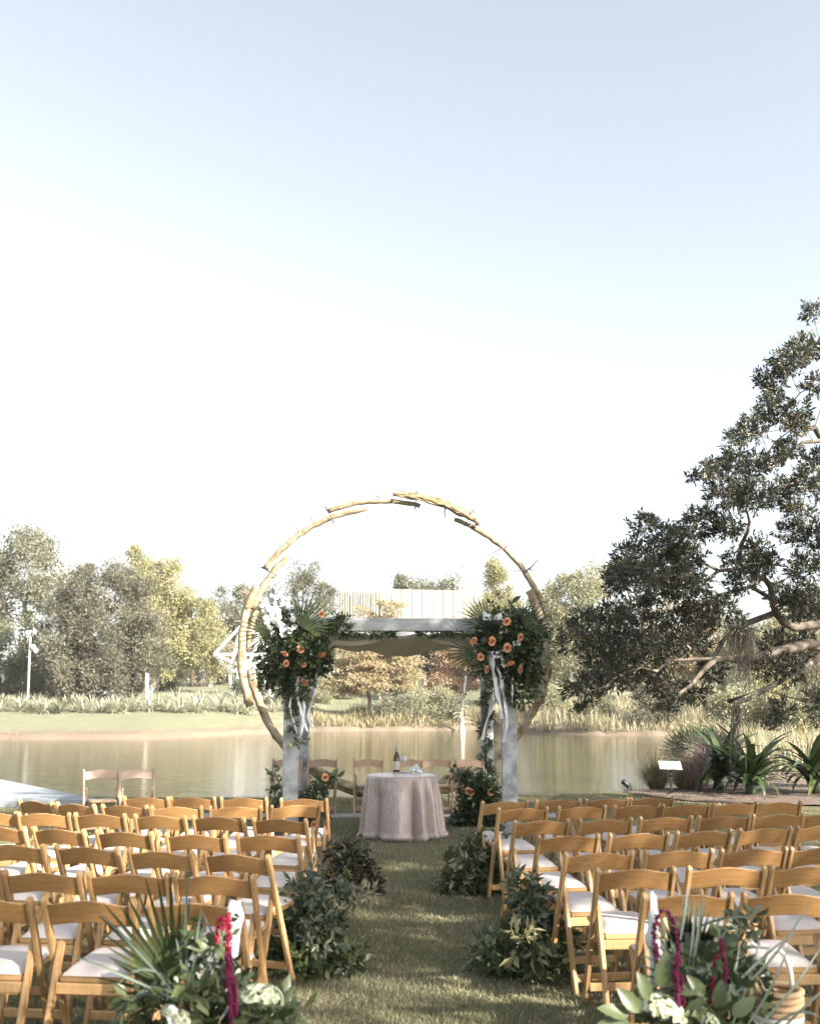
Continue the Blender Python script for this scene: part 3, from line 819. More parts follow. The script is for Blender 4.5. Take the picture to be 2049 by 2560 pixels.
# pale cypress trunk standing at the far water's edge
p = at_y(1154, 1823, 66.5)
t = empty('cypress_sapling', (p.x, p.y, -.75), 'bare white cypress trunk with a flared foot standing in the shallows', 'tree')
m = MB(); m.tube([(0, 0, 0), (0, 0, .4), (.02, 0, .8), (0, 0, 1.3), (.03, 0, 1.85)], [.34, .2, .11, .08, .04], 9); m.build('trunk', M['bark_pale'], t, smooth=True)
rr = np.random.default_rng(8)
m = MB()
for k in range(16):
    z = rr.uniform(.7, 1.8); a_ = rr.random() * 6.28; l = rr.uniform(.5, 1.1)
    m.tube([(0, 0, z), (math.cos(a_) * l * .5, math.sin(a_) * l * .5, z + .1), (math.cos(a_) * l, math.sin(a_) * l, z - .05)], [.025, .016, .006], 4)
m.build('branches', M['bark_pale'], t)
L = Leaves(); P = rr.normal(size=(260, 3)) * [.4, .4, .35] + [0, 0, 1.6]; L.put(P, rr.normal(size=(260, 3)), .14, .07, r=rr); L.build('leaves', M['leaf_pale'], t)

# ------------------------------------------------------------------ things across the pond
# lamp post
p = at_y(70, 1745, 70); zb = gzf(p.x, p.y)
t = empty('lamp_post', (p.x, p.y, zb), 'grey lamp post with two floodlight heads in front of the dark trees', 'lamp post')
m = MB(); m.tube([(0, 0, 0), (0, 0, 5.3)], [.09, .07], 10); m.lathe([(.16, 0), (.16, .08), (.1, .1)], n=10); m.build('pole', M['grey_metal'], t, smooth=True)
for s, z in ((1, 3.85), (.6, 4.1), (-.4, 5.1), (.7, 5.15)):
    m = MB(); m.bar((0, 0, z), (s * .35, -.05, z + .05), .05); h = m.build('bracket', M['grey_metal'], t)
    m = MB(); m.lathe([(.05, -.2), (.13, -.16), (.17, .1), (.1, .2), (.04, .24)], n=12); hd = m.build('lamp_head', M['white_metal'] if z < 4.5 else M['grey_metal'], t, smooth=True, loc=(s * .45, -.1, z + .02), rot=(R(-60), 0, R(20 * s)))
# dark pole
p = at_y(394, 1735, 80); zb = gzf(p.x, p.y)
t = empty('dark_post', (p.x, p.y, zb), 'slim black post with a small cap under the yellow-green tree', 'post')
m = MB(); m.tube([(0, 0, 0), (0, 0, 1.7)], .09, 8); m.build('pole', M['dark_metal'], t); m = MB(); m.lathe([(.13, 0), (.13, .1), (.03, .16)], n=8); m.build('cap', M['dark_metal'], t, loc=(0, 0, 1.7))
p = at_y(366, 1748, 70); zb = gzf(p.x, p.y)
t = empty('white_post', (p.x, p.y, zb), 'thick pale round post in front of the yellow-green tree', 'post')
m = MB(); m.tube([(0, 0, 0), (.01, 0, 1.1), (0, 0, 2.25)], [.15, .13, .13], 10); m.build('shaft', M['bark_pale'], t, smooth=True)
m = MB(); m.lathe([(.15, 0), (.15, .05), (.05, .1)], n=10); m.build('cap', M['bark_pale'], t, loc=(0, 0, 2.25))
# bins under the olive tree
for k, (u, lab) in enumerate([(233, 'black litter bin beside the short trunk of the olive-grey tree'), (267, 'navy litter bin with a pale badge under the olive-grey tree')]):
    p = at_y(u, 1748, 72); zb = gzf(p.x, p.y)
    t = empty('litter_bin', (p.x, p.y, zb), lab, 'bin', 'bins under the olive tree')
    m = MB(); m.lathe([(.26, 0), (.3, .1), (.32, 1.0), (.3, 1.05)], n=14); m.build('body', M['dark_metal'] if k == 0 else M['navy_cloth'], t, smooth=True)
    m = MB(); m.lathe([(.34, 0), (.34, .06), (.2, .2), (.08, .24)], n=14); m.build('lid', M['dark_metal'], t, smooth=True, loc=(0, 0, 1.04))
    if k: m = MB(); m.box((0, -.33, .85), (.2, .02, .2)); m.build('badge', M['white_metal'], t)
# white frame sculpture
p = at_y(618, 1735, 82); zb = gzf(p.x, p.y); s82 = 82 / FPX
t = empty('frame_sculpture', (p.x, p.y, zb), 'white angular frame sculpture like an open star behind the branch ring', 'sculpture')
def sp(u, v_, dy=0.):
    c = at_y(u, v_, 82); return Vector((c.x - p.x, dy, c.z - zb))
pts = dict(top=sp(602, 1565), topr=sp(650, 1588, .6), left=sp(538, 1636, -.3), ll=sp(572, 1678, .5), c=sp(600, 1637, -.9), cb=sp(612, 1670, .9), right=sp(672, 1636, .2), lr=sp(655, 1678, -.5), f1=sp(577, 1742, .4), f2=sp(598, 1742, -.6), f3=sp(660, 1742, .5), f4=sp(682, 1742, -.4))
for a_, b2 in [('top', 'c'), ('top', 'll'), ('top', 'cb'), ('top', 'topr'), ('topr', 'right'), ('topr', 'c'), ('topr', 'cb'), ('left', 'c'), ('left', 'll'), ('left', 'cb'), ('ll', 'c'), ('ll', 'cb'), ('c', 'right'), ('c', 'lr'), ('cb', 'lr'), ('cb', 'right'), ('right', 'lr'), ('ll', 'f1'), ('cb', 'f2'), ('c', 'f2'), ('lr', 'f3'), ('lr', 'f4'), ('cb', 'f3'), ('top', 'left'), ('ll', 'lr')]:
    A_, B2 = pts[a_], pts[b2]; n_ = (B2 - A_).cross(Vector((0, 1, 0)))
    n_ = n_.normalized() * .07 if n_.length > 0 else Vector((0, 0, .07))
    m = MB(); m.bar(A_ + n_, B2 + n_, .07); m.bar(A_ - n_, B2 - n_, .07)
    for f in np.linspace(.12, .88, 5):
        q_ = A_.lerp(B2, f); m.bar(q_ + n_, A_.lerp(B2, min(f + .12, 1)) - n_, .035)
    m.build('strut', M['white_metal'], t)

# building
Db = 118.
p0 = at_y(846, 1700, Db); p1 = at_y(1290, 1700, Db); zb = gzf(0, Db) - .3
zt = at_y(1000, 1472, Db).z; zm = at_y(1000, 1580, Db).z
t = empty('pavilion_building', ((p0.x + p1.x) / 2, Db, zb), 'long pale pavilion clad in vertical boards beyond the cypress', 'building')
cx = (p0.x + p1.x) / 2; W_ = p1.x - p0.x; pl = at_y(795, 1700, Db).x
m = MB(); m.box((0, 5.0, (zm - zb) / 2), (W_ + 3, 8.6, zm - zb)); m.build('wall', M['timber_grey'], t)
m = MB(); m.box(((pl - p0.x) * 0, 5.0, (zm + zt) / 2 - zb - .45), (W_ - .2, 9.4, zt - zm - .95)); m.build('upper_wall', M['cladding'], t)
nb = 17; bw = W_ / nb
for k in range(nb):
    xk = p0.x + (k + .5) * bw - cx
    top = zt - zb - (0 if k > 3 else .30) - .028 * abs(k - 4) * (k > 3)
    m = MB(); m.box((xk, .2, (zm - zb + top) / 2), (bw - .07, .22, top - (zm - zb))); m.build('board', M['cladding'], t)
    if k < 4:
        for q_ in range(4):
            m = MB(); m.box((xk - bw / 2 + (q_ + .5) * bw / 4, .04, (zm - zb + top) / 2), (.05, .09, top - (zm - zb) - .1)); m.build('batten', M['cladding'], t)
m = MB(); m.box((0, 5.4, zt - zb - .72), (W_ - .3, 9.0, .16)); m.build('roof', M['cladding'], t)
for k in range(46):
    xk = -W_ / 2 - 1.2 + k * (W_ + 2.4) / 45
    m = MB(); m.box((xk, .62, (zm - zb) / 2 - .1), (.22, .16, zm - zb - .3)); m.build('slat', M['timber_grey'], t)

# ------------------------------------------------------------------ people
def person(loc, yaw, label, top, bottom, skin_m='skin', seated=False, dress=None, height=1.7, hair_len=.0):
    t = empty('person', loc, label, 'person', None, yaw)
    h = height
    if not seated:
        J = [(0, 0, .53), (0, 0, .62), (0, .01, .74), (0, 0, .82), (0, .01, .86), (0, .015, .93), (0, .01, .985),
             (.055, 0, .50), (.06, .01, .28), (.062, -.01, .03), (.062, .05, .012), (-.055, 0, .50), (-.06, .0, .28), (-.066, -.03, .03), (-.066, .03, .012),
             (.11, 0, .80), (.135, -.01, .64), (.12, .03, .50), (.115, .05, .455), (-.11, 0, .80), (-.135, -.01, .64), (-.12, .03, .50), (-.115, .05, .455)]
    else:
        J = [(0, 0, .28), (0, 0, .37), (0, .01, .49), (0, 0, .57), (0, .01, .61), (0, .015, .68), (0, .01, .735),
             (.06, .04, .27), (.07, .27, .27), (.07, .26, .03), (.07, .32, .012), (-.06, .04, .27), (-.07, .27, .27), (-.07, .26, .03), (-.07, .32, .012),
             (.11, 0, .55), (.14, .04, .42), (.1, .17, .36), (.08, .21, .35), (-.11, 0, .55), (-.14, .04, .42), (-.1, .17, .36), (-.08, .21, .35)]
    E = [(0, 1), (1, 2), (2, 3), (3, 4), (4, 5), (5, 6), (0, 7), (7, 8), (8, 9), (9, 10), (0, 11), (11, 12), (12, 13), (13, 14), (3, 15), (15, 16), (16, 17), (17, 18), (3, 19), (19, 20), (20, 21), (21, 22)]
    rad = [.075, .066, .082, .07, .03, .052, .04, .05, .036, .022, .018, .05, .036, .022, .018, .036, .027, .02, .02, .036, .027, .02, .02]
    me = bpy.data.meshes.new('body'); me.from_pydata([tuple(c * h for c in j) for j in J], E, [])
    o = obj('body', me, t)
    sk_ = o.modifiers.new('skin', 'SKIN'); sb = o.modifiers.new('sub', 'SUBSURF'); sb.levels = 1; sb.render_levels = 1
    for i, v_ in enumerate(me.skin_vertices[0].data): v_.radius = (rad[i] * h, rad[i] * h * .8); v_.use_root = (i == 0)
    dg = bpy.context.evaluated_depsgraph_get(); dg.update()
    me2 = bpy.data.meshes.new_from_object(o.evaluated_get(dg))
    o.modifiers.clear(); o.data = me2
    me2.materials.clear()
    for mm in (top, bottom, M[skin_m]): me2.materials.append(mm)
    w_ = J[0][2] * h; nk = J[4][2] * h; hz = .5 * h if not seated else .37 * h
    for f in me2.polygons:
        c = f.center
        f.material_index = 2 if c.z > nk * .99 or (abs(c.x) > .105 * h and c.z < hz * 1.12 and not seated) else (0 if c.z > w_ * 1.02 else 1)
        f.use_smooth = True
    hd = Vector((0, .012 * h, J[5][2] * h))
    m = MB(); m.lathe([(.02, .075), (.05, .062), (.062, .02), (.058, -.03 - hair_len), (.04, -.045 - hair_len)], n=10)
    m.v = [(x * h, y * h * 1.05, z * h) for x, y, z in m.v]
    m.build('hair', M['hair'], t, smooth=True, loc=hd + Vector((0, -.012 * h, .004 * h)))
    if dress:
        m = MB(); m.lathe([(.165 * h / 1.7, .03 * h), (.15 * h / 1.7, .3 * h), (.115 * h / 1.7 * 1.3, .5 * h), (.1 * h / 1.7 * 1.35, .62 * h), (.15 * h / 1.7, .78 * h), (.1 * h / 1.7, .835 * h)], n=14)
        m.v = [(x * 1.15, y * .85, z) for x, y, z in m.v]
        m.build('dress', dress, t, smooth=True)
    return t


p = at_y(480, 1715, 92); person((p.x, p.y, gzf(p.x, p.y)), 0, 'person in a long rust-brown dress walking away under the trees', M['rust_cloth'], M['rust_cloth'], dress=M['rust_cloth'], hair_len=.03)
p = at_y(506, 1715, 92); person((p.x, p.y, gzf(p.x, p.y)), 0, 'person in a navy top and grey trousers walking away under the trees', M['navy_cloth'], M['grey_cloth'], height=1.78)
for u, lab, mt in ((1066, 'person in a pale blue top seated at the white table across the pond', M['blue_cloth']), (1083, 'person in a white top seated at the white table across the pond', M['white_metal'])):
    p = at_y(u, 1735, 84); zb = gzf(p.x, p.y)
    person((p.x, p.y, zb + .02), R(180), lab, mt, M['grey_cloth'], seated=True, hair_len=.02)
    b = empty('stool', (p.x, p.y + .05, zb - .05), 'low dark stool under the person in ' + ('pale blue' if u < 1070 else 'white'), 'stool')
    m = MB(); m.box((0, 0, .40), (.4, .4, .05)); m.build('seat', M['dark_metal'], b)
    for sx_ in (-1, 1):
        for sy_ in (-1, 1): m = MB(); m.bar((sx_ * .17, sy_ * .17, 0), (sx_ * .15, sy_ * .15, .38), .03); m.build('leg', M['dark_metal'], b)
p = at_y(1098, 1735, 83.2); zb = gzf(p.x, p.y)
b = empty('picnic_table', (p.x, p.y, zb), 'white cloth-covered table beside the seated people across the pond', 'table')
m = MB(); m.box((0, 0, .74), (2.0, .9, .05)); m.build('top', M['white_metal'], b, bevel=.01)
m = MB(); m.box((0, 0, .5), (1.9, .8, .42)); m.build('cloth', M['white_metal'], b, bevel=.03)
for sx_ in (-1, 1):
    for sy_ in (-1, 1): m = MB(); m.bar((sx_ * .85, sy_ * .35, 0), (sx_ * .85, sy_ * .35, .3), .06); m.build('leg', M['grey_metal'], b)

# ------------------------------------------------------------------ the oak
OAK_D = 15.6
oak = empty('live_oak', (11.0, 17.2, gzf(11, 17.2) - .05), 'spreading live oak with dark leaves and mossy twisting limbs over the planted bed', 'tree')
OB = np.array(oak.location)
def z8(pts, y0, y1):
    """branch traced in the photo, given a depth that runs from y0 to y1"""
    out = []
    for k, (a_, b2) in enumerate(pts):
        f = k / max(len(pts) - 1, 1)
        c = at_y(1349 + a_ * .4056, 1280 + b2 * .4056, y0 + (y1 - y0) * f); out.append(np.array(c) - OB)
    return out
def z1(pts, y0, y1): return z8([(a_, b2 - 1331.4) for a_, b2 in pts], y0, y1)
sk = Skeleton(); fixed = {}
def limb(pts, parent, r0, r1):
    n0 = len(sk.P); e_ = sk.chain(pts, parent); n1_ = len(sk.P)
    for k in range(n0, n1_): fixed[k] = r0 + (r1 - r0) * (k - n0) / max(n1_ - n0 - 1, 1)
    return n0, e_
trunk0, fork = limb([np.array(q_) for q_ in ((0, 0, 0), (-.05, 0, .6), (-.15, -.1, 1.3), (-.3, -.2, 2.0))], -1, .52, .34)
_, f2_ = limb([np.array(q_) for q_ in ((-.5, -.2, 2.8), (-.6, 0, 3.8), (-.9, .1, 5.0))], fork, .30, .20)
_, f3_ = limb([np.array(q_) for q_ in ((-1.4, .1, 5.9), (-1.9, 0, 6.9), (-2.2, 0, 7.8))], f2_, .16, .06)
A0, _ = limb([np.array(q_) for q_ in ((-1.3, -.5, 2.3), (-2.6, -.9, 2.5))] + z8([(1900, 800), (1726, 830), (1640, 815), (1560, 842), (1480, 852), (1380, 880), (1240, 918), (1140, 900), (1080, 910), (1020, 960), (960, 1030), (930, 1070), (860, 1115), (822, 1190)], 16.2, 14.6), fork, .105, .02)
B0, _ = limb(z8([(1900, 660), (1726, 690), (1640, 702), (1560, 712), (1500, 680), (1450, 620), (1432, 540), (1420, 460), (1390, 420), (1320, 380), (1230, 350), (1100, 362), (1040, 330), (980, 310), (860, 290)], 16.6, 15.4), fork, .085, .015)
C0, _ = limb(z8([(1225, 280), (1240, 200), (1280, 120), (1290, 60), (1270, -20)], 15.6, 15.2), B0 + 10, .04, .016)
limb(z8([(1040, 410), (960, 440), (870, 470)], 15.6, 15.0), B0 + 11, .028, .012)
limb(z8([(1290, 680), (1180, 740), (1130, 790), (1080, 880), (1000, 965)], 16.2, 15.3), B0 + 5, .05, .022)
D0, _ = limb(z8([(1900, 780), (1760, 850), (1690, 920), (1620, 960), (1550, 1002), (1470, 1050), (1380, 1100), (1290, 1150), (1230, 1170), (1163, 1166)], 16.0, 14.4), A0 + 1, .055, .03)
E0, _ = limb(z8([(1300, 460), (1200, 490), (1100, 512), (1030, 540), (1000, 580), (900, 600), (750, 606)], 16.3, 15.2), B0 + 6, .035, .01)
limb(z8([(990, 470), (930, 430), (850, 420)], 15.8, 15.4), E0 + 3, .022, .01)
limb(z8([(900, 912), (800, 910), (720, 980), (620, 960), (500, 1000), (380, 1085)], 15.4, 14.6), A0 + 9, .03, .01)
limb(z1([(1900, 1000), (1726, 870), (1690, 812), (1640, 822), (1610, 862), (1560, 832), (1500, 782)], 16.8, 15.6), f2_, .06, .014)
limb(z1([(1900, 1040), (1726, 892), (1620, 902), (1540, 962), (1500, 1022), (1400, 1062)], 16.4, 15.2), f2_, .045, .012)
limb(z1([(1900, 1200), (1726, 1052), (1650, 1082), (1560, 1150), (1420, 1200)], 16.4, 15.4), f2_, .045, .012)
CL = [(2030, 780, 25), (2014, 874, 45), (1965, 910, 40), (1925, 951, 36), (1929, 991, 22), (1949, 1040, 35), (1888, 1060, 36), (1856, 1081, 20), (1836, 1125, 28), (1795, 1170, 32), (1738, 1194, 16), (1765, 1185, 14), (1970, 1121, 28), (1884, 1170, 38), (1925, 1150, 22), (2030, 1146, 25), (1807, 1235, 45), (1876, 1239, 48), (1957, 1235, 48), (2022, 1198, 40), (1746, 1308, 48), (1815, 1320, 32), (1609, 1316, 34), (1665, 1356, 52), (1584, 1397, 48), (1540, 1430, 30), (1714, 1389, 44), (1888, 1373, 34), (2022, 1340, 40), (2014, 1421, 44), (1909, 1409, 32), (1576, 1434, 52), (1673, 1414, 50), (1540, 1458, 32), (1633, 1475, 46), (1714, 1483, 44), (1584, 1523, 42), (1523, 1540, 38), (1463, 1556, 40), (1430, 1600, 36), (1483, 1604, 42), (1552, 1600, 42), (1609, 1613, 50), (1657, 1629, 48), (1706, 1604, 36), (1755, 1540, 42), (1795, 1523, 46), (1856, 1450, 38), (1897, 1414, 36), (1998, 1507, 54), (2018, 1531, 46), (1949, 1617, 44), (1917, 1661, 40), (2006, 1629, 46), (1779, 1677, 28), (1576, 1677, 46), (1519, 1690, 46), (1471, 1718, 36), (1430, 1726, 22), (1450, 1775, 14), (1633, 1702, 36), (1682, 1722, 36), (1738, 1738, 26), (1686, 1755, 18), (1949, 1775, 28), (1933, 1811, 14), (2038, 1746, 28), (2038, 1791, 16), (1830, 1400, 24), (1700, 1440, 30), (1500, 1650, 36), (1560, 1560, 34), (1630, 1560, 34), (1690, 1545, 30), (1740, 1610, 30), (2000, 1290, 34), (1960, 1330, 22), (1995, 1060, 22), (2040, 960, 30), (1840, 1560, 26), (1950, 1480, 30)]
ro = np.random.default_rng(77)
cc = []
for (u, v_, rp) in CL:
    y = OAK_D + ro.uniform(-1.1, 1.4)
    cc.append((np.array(at_y(u, v_, y)) - OB, rp * y / FPX, 1.0))
for k in range(26):      # clumps further back and further forward in the same crown
    u, v_, rp = CL[ro.integers(len(CL))]
    y = OAK_D + ro.choice([-1.9, 2.6]) + ro.uniform(-.4, .8)
    cc.append((np.array(at_y(u + ro.uniform(-30, 60), v_ + ro.uniform(-25, 25), y)) - OB, rp * .8 * y / FPX, .6))
for k in np.argsort([-c[0][0] for c in cc]): sk.reach(cc[k][0], ro, sag=-.03, step=.35, up_only=.1)
# the half of the crown outside the frame: larger, coarser clumps
OUT = crown_points([(1.0, 0.5, 5.6, 5.0, 5.0, 3.4), (-.5, -7.0, 6.2, 3.4, 3.4, 2.6), (.5, -4, 6.8, 4, 4, 3.0)], 46, ro)
OUT = np.array([c for c in OUT if (c + OB)[0] > .44 * (c + OB)[1] + .9 and c[2] > 2.2])
for c in OUT[np.argsort(np.linalg.norm(OUT, axis=1))]: sk.reach(c, ro, step=.9)
mb = MB(); sk.tubes(mb, .0055, expo=2.5, fixed=fixed, sides=8)
mb.build('trunk', M['bark_oak'], oak, smooth=True)
L = Leaves()
def sprigs(L, c, rad, n, r, leaf=.07, per=9):
    d = unit(r.normal(size=(n, 3))); rr_ = rad * r.random(n) ** .45
    S0 = c + d * rr_[:, None] * np.array([1, 1, .8])
    ax = unit(d + r.normal(size=(n, 3)) * .6 + np.array([-.15, 0, .25]))
    k = per
    Sx = np.repeat(S0, k, 0); A = np.repeat(ax, k, 0)
    side = unit(np.cross(A, r.normal(size=A.shape)))
    f = np.tile(np.linspace(0, 1, k), n)[:, None]
    P = Sx + A * (f * leaf * 1.5)
    D = A * (.45 + .6 * f) + side * (1.0 - .45 * f)
    s = leaf * r.uniform(.65, 1.25, len(P))
    tint = np.clip(np.repeat(r.random(n) ** 1.2, k) * .65 + r.random(len(P)) * .42, 0, 1)
    L.put(P, D, s * 1.15, s * .42, tint=tint, r=r, fold=.25)
for c, rad, w_ in cc: sprigs(L, c, rad, int(12 + 620 * w_ * rad * rad * 2.3), ro, leaf=.068, per=8)
for c in OUT: sprigs(L, c, .8, 26, ro, leaf=.18, per=8)
L.build('crown', M['leaf_oak'], oak)
print('oak leaves', L.n // 4)

# a second oak beside the seating, outside the picture, whose crown gives the dappled shade
def shade_oak(loc, seed, ell, nclump, label):
    r = np.random.default_rng(seed)
    t = empty('live_oak', loc, label, 'tree')
    s_ = Skeleton(); s_.chain([np.array(q_) for q_ in ((0, 0, -.1), (.1, .1, 1), (0, .2, 2.2), (-.1, .1, 3.4))])
    C = crown_points(ell, nclump, r, .75)
    for k in np.argsort(np.linalg.norm(C, axis=1)): s_.reach(C[k], r, step=1.0)
    mb_ = MB(); s_.tubes(mb_, .014, fixed={0: .5, 1: .42, 2: .38, 3: .33}, sides=7); mb_.build('trunk', M['bark_oak'], t, smooth=True)
    L_ = Leaves()
    for c in C: sprigs(L_, c, .85, 44, r, leaf=.18, per=8)
    L_.build('crown', M['leaf_oak'], t)
shade_oak((13.0, -2.5, 0), 301, [(0, 0, 7.0, 6.2, 6.2, 3.4), (-3, 3, 6.2, 3.6, 3.6, 2.2), (2, 2, 8, 4, 4, 2.6)], 74, 'spreading live oak beside the seating rows')
shade_oak((11.5, 5.2, 0), 303, [(0, 0, 7.0, 5.0, 5.0, 3.0), (-3.2, 1.5, 6.6, 2.8, 2.8, 2.0)], 95, 'spreading live oak beside the front seating rows')
shade_oak((7.5, -9.0, 0), 302, [(0, 0, 6.6, 5.2, 5.2, 3.0), (2, 2, 6.2, 3.6, 3.6, 2.2)], 60, 'spreading live oak behind the last seating row')

# Spanish moss
def moss(label, pts, length, width, n, seed):
    r = np.random.default_rng(seed)
    pts = [np.array(q_) for q_ in pts]
    t0 = pts[0]
    f = r.random(n) * (len(pts) - 1); k = np.minimum(f.astype(int), len(pts) - 2); g = (f - k)[:, None]
    A = np.array(pts)
    P = A[k] * (1 - g) + A[k + 1] * g + r.normal(size=(n, 3)) * np.array([width, width, .02])
    h = length * r.uniform(.12, 1, n) ** 1.1 * (1 - .5 * np.abs(f / max(len(pts) - 1, 1) - .5))
    Ls = Leaves()
    for s in range(3):
        D = np.stack([r.normal(size=n) * .10, r.normal(size=n) * .10, -np.ones(n)], 1)
        Ls.put(P, D, h / 2.4, .009, tint=r.random(n), r=r)
        P = P + unit(D) * (h / 3)[:, None]
        m2 = n // 2
        idx = r.integers(0, n, m2)
        Ls.put(P[idx], r.normal(size=(m2, 3)) * [1, 1, .8] - [0, 0, .6], .05, .008, tint=r.random(m2), r=r)
    o = Ls.build('hanging_moss', M['moss'])
    return tag(o, label, 'moss', 'moss beards hanging from the oak', 'stuff')
w8 = lambda a_, b2, y: at_y(1349 + a_ * .4056, 1280 + b2 * .4056, y)
moss('wide grey moss beard hanging from the oak limb crook', [w8(1190, 770, 15.4), w8(1250, 700, 15.4), w8(1300, 720, 15.4)], .75, .07, 210, 1)
moss('thin grey moss beard under the wide beard on the oak limb', [w8(1215, 925, 15.2), w8(1290, 930, 15.2)], .45, .05, 70, 2)
moss('long narrow moss beard hanging from the broken branch tip', [w8(1195, 1172, 14.5), w8(1225, 1175, 14.5)], 1.05, .03, 60, 3)
moss('dark loose moss beard hanging from the middle of the broken branch', [w8(1540, 1010, 14.9), w8(1690, 930, 15.1)], .55, .09, 150, 4)
moss('short moss wisp hanging from the broken branch', [w8(1350, 1120, 14.6), w8(1390, 1100, 14.6)], .3, .03, 30, 5)

# ------------------------------------------------------------------ planted bed by the oak
def strap_leaf_mesh(L_, W_, bend, seed, mat):
    """one broad arching leaf with a keel, running along +x"""
    r = np.random.default_rng(seed)
    n = 9; V = []; F = []
    for i in range(n + 1):
        f = i / n
        ang = bend[0] + (bend[1] - bend[0]) * f
        if i == 0: x = z = 0.
        else: x += L_ / n * math.cos(ang); z += L_ / n * math.sin(ang)
        w_ = W_ * (.55 + 1.0 * f * 1.3 - 1.75 * f ** 2.4) if f < 1 else W_ * .02
        w_ = max(w_, W_ * .03)
        V += [(x, -w_ / 2, z + w_ * .16), (x, 0, z), (x, w_ / 2, z + w_ * .16)]
    for i in range(n):
        for s in (0, 1):
            a_ = i * 3 + s
            F += [(a_, a_ + 3, a_ + 4, a_ + 1)]
    return np_mesh('leaf', np.array(V), np.array(F), mat, np.full(len(V), r.random()), True)


crin = [strap_leaf_mesh(random.uniform(1.0, 1.4), random.uniform(.12, .165), (R(random.uniform(66, 88)), R(random.uniform(-70, 55))), 400 + k, M['crinum']) for k in range(12)]
rc = np.random.default_rng(12)
for k, (u, v_, lab) in enumerate([(1795, 1975, 'dark green crinum with broad arching leaves next to the label stand'), (1878, 1988, 'dark green crinum with broad arching leaves, middle one of three in the bed'), (2035, 1985, 'dark green crinum with broad arching leaves at the foot of the oak')]):
    p = at_z(u, v_, 0)
    t = empty('crinum_plant', (p.x, p.y, .0), lab, 'plant', 'crinum plants in the mulch bed')
    m = MB(); m.lathe([(.09, -.02), (.11, .06), (.07, .22), (.04, .3)], n=10); m.build('bulb_neck', M['crinum'], t, smooth=True)
    for q_ in range(62):
        o = obj('leaf', crin[rc.integers(12)], t, (0, 0, .04 + .12 * rc.random()), (R(rc.uniform(-12, 12)), R(rc.uniform(-18, 8)), rc.random() * 6.283))
        s = rc.uniform(.7, 1.08); o.scale = (s, s, s)


def fan_mesh(name, mat, n=24, spread=R(190), L_=.5, w_=.03, cup=.15, fuse=.3, seed=0, droop=0.0, rag=.12):
    """palm fan in the x-z plane opening towards +z; segments joined near the middle"""
    r = np.random.default_rng(seed)
    V = []; F = []; T = []
    for k in range(n):
        a_ = -spread / 2 + spread * k / (n - 1)
        d = Vector((math.sin(a_), 0, math.cos(a_))); s = Vector((math.cos(a_), 0, -math.sin(a_)))
        ll = L_ * (1 - .35 * abs(a_ / (spread / 2)) ** 2) * r.uniform(1 - rag, 1 + rag * .5)
        da = spread / (n - 1) / 2
        b = len(V)
        for f, wf in ((.02, 0), (fuse * .5, 1), (fuse, 1), (.6, .75), (.85, .4), (1, .02)):
            rr_ = ll * f
            ww = min(math.tan(da) * rr_ * 1.02, w_) if f <= fuse else w_ * wf
            ww = max(ww, .0015)
            yb = -cup * rr_ * (abs(a_) / (spread / 2)) - droop * (f ** 2) * ll
            c = d * rr_ + Vector((0, yb, -droop * .6 * f * f * ll))
            V += [c - s * ww, c + Vector((0, .35 * ww, 0)), c + s * ww]
        for i in range(5):
            for q_ in (0, 1):
                a2 = b + i * 3 + q_
                F.append((a2, a2 + 3, a2 + 4, a2 + 1))
        T += [r.random()] * 18
    return np_mesh(name, np.array([tuple(v) for v in V]), np.array(F), mat, np.array(T), False)


# yucca-like spiky fan palm behind the crinums
p = at_z(1765, 1962, 0)
t = empty('palmetto_plant', (p.x, p.y + .6, gzf(p.x, p.y + .6)), 'spiky grey-green palmetto fan rising behind the crinums', 'plant')
fm = [fan_mesh('fan_leaf', M['yucca'], 18, R(200), .55, .018, .2, .25, 60 + k) for k in range(3)]
for k in range(9):
    a_ = rc.uniform(-70, 70); o = obj('fan_leaf', fm[k % 3], t, (math.sin(R(a_)) * .35, rc.uniform(-.15, .15), .55 + .3 * math.cos(R(a_))), (R(rc.uniform(-25, 25)), R(a_), R(rc.uniform(-40, 40))))
    m = MB(); m.tube([(0, 0, 0), (math.sin(R(a_)) * .2, 0, .35), tuple(o.location)], [.015, .01, .008], 5); m.build('stalk', M['stem'], t)


def tuft(name, label, u, v_, n, L_, w_, spread, mat, seed, cat='ornamental grass', group=None, loc=None, bend=(.2, .7)):
    r = np.random.default_rng(seed)
    p = loc or at_z(u, v_, 0)
    a_ = r.random(n) * 2 * PI; e = r.uniform(.35, 1.0, n) ** .6 * PI / 2
    D = np.stack([np.cos(a_) * np.cos(e) * spread, np.sin(a_) * np.cos(e) * spread, np.sin(e)], 1)
    P = np.stack([np.cos(a_), np.sin(a_), a_ * 0], 1) * (r.random(n) * .12)[:, None]
    o = Leaves().blades(P, D, L_ * r.uniform(.5, 1.1, n), w_, r.uniform(*bend, n), 4, r=r).build(name, M[mat], None, (p.x, p.y, gzf(p.x, p.y)))
    return tag(o, label, cat, group)


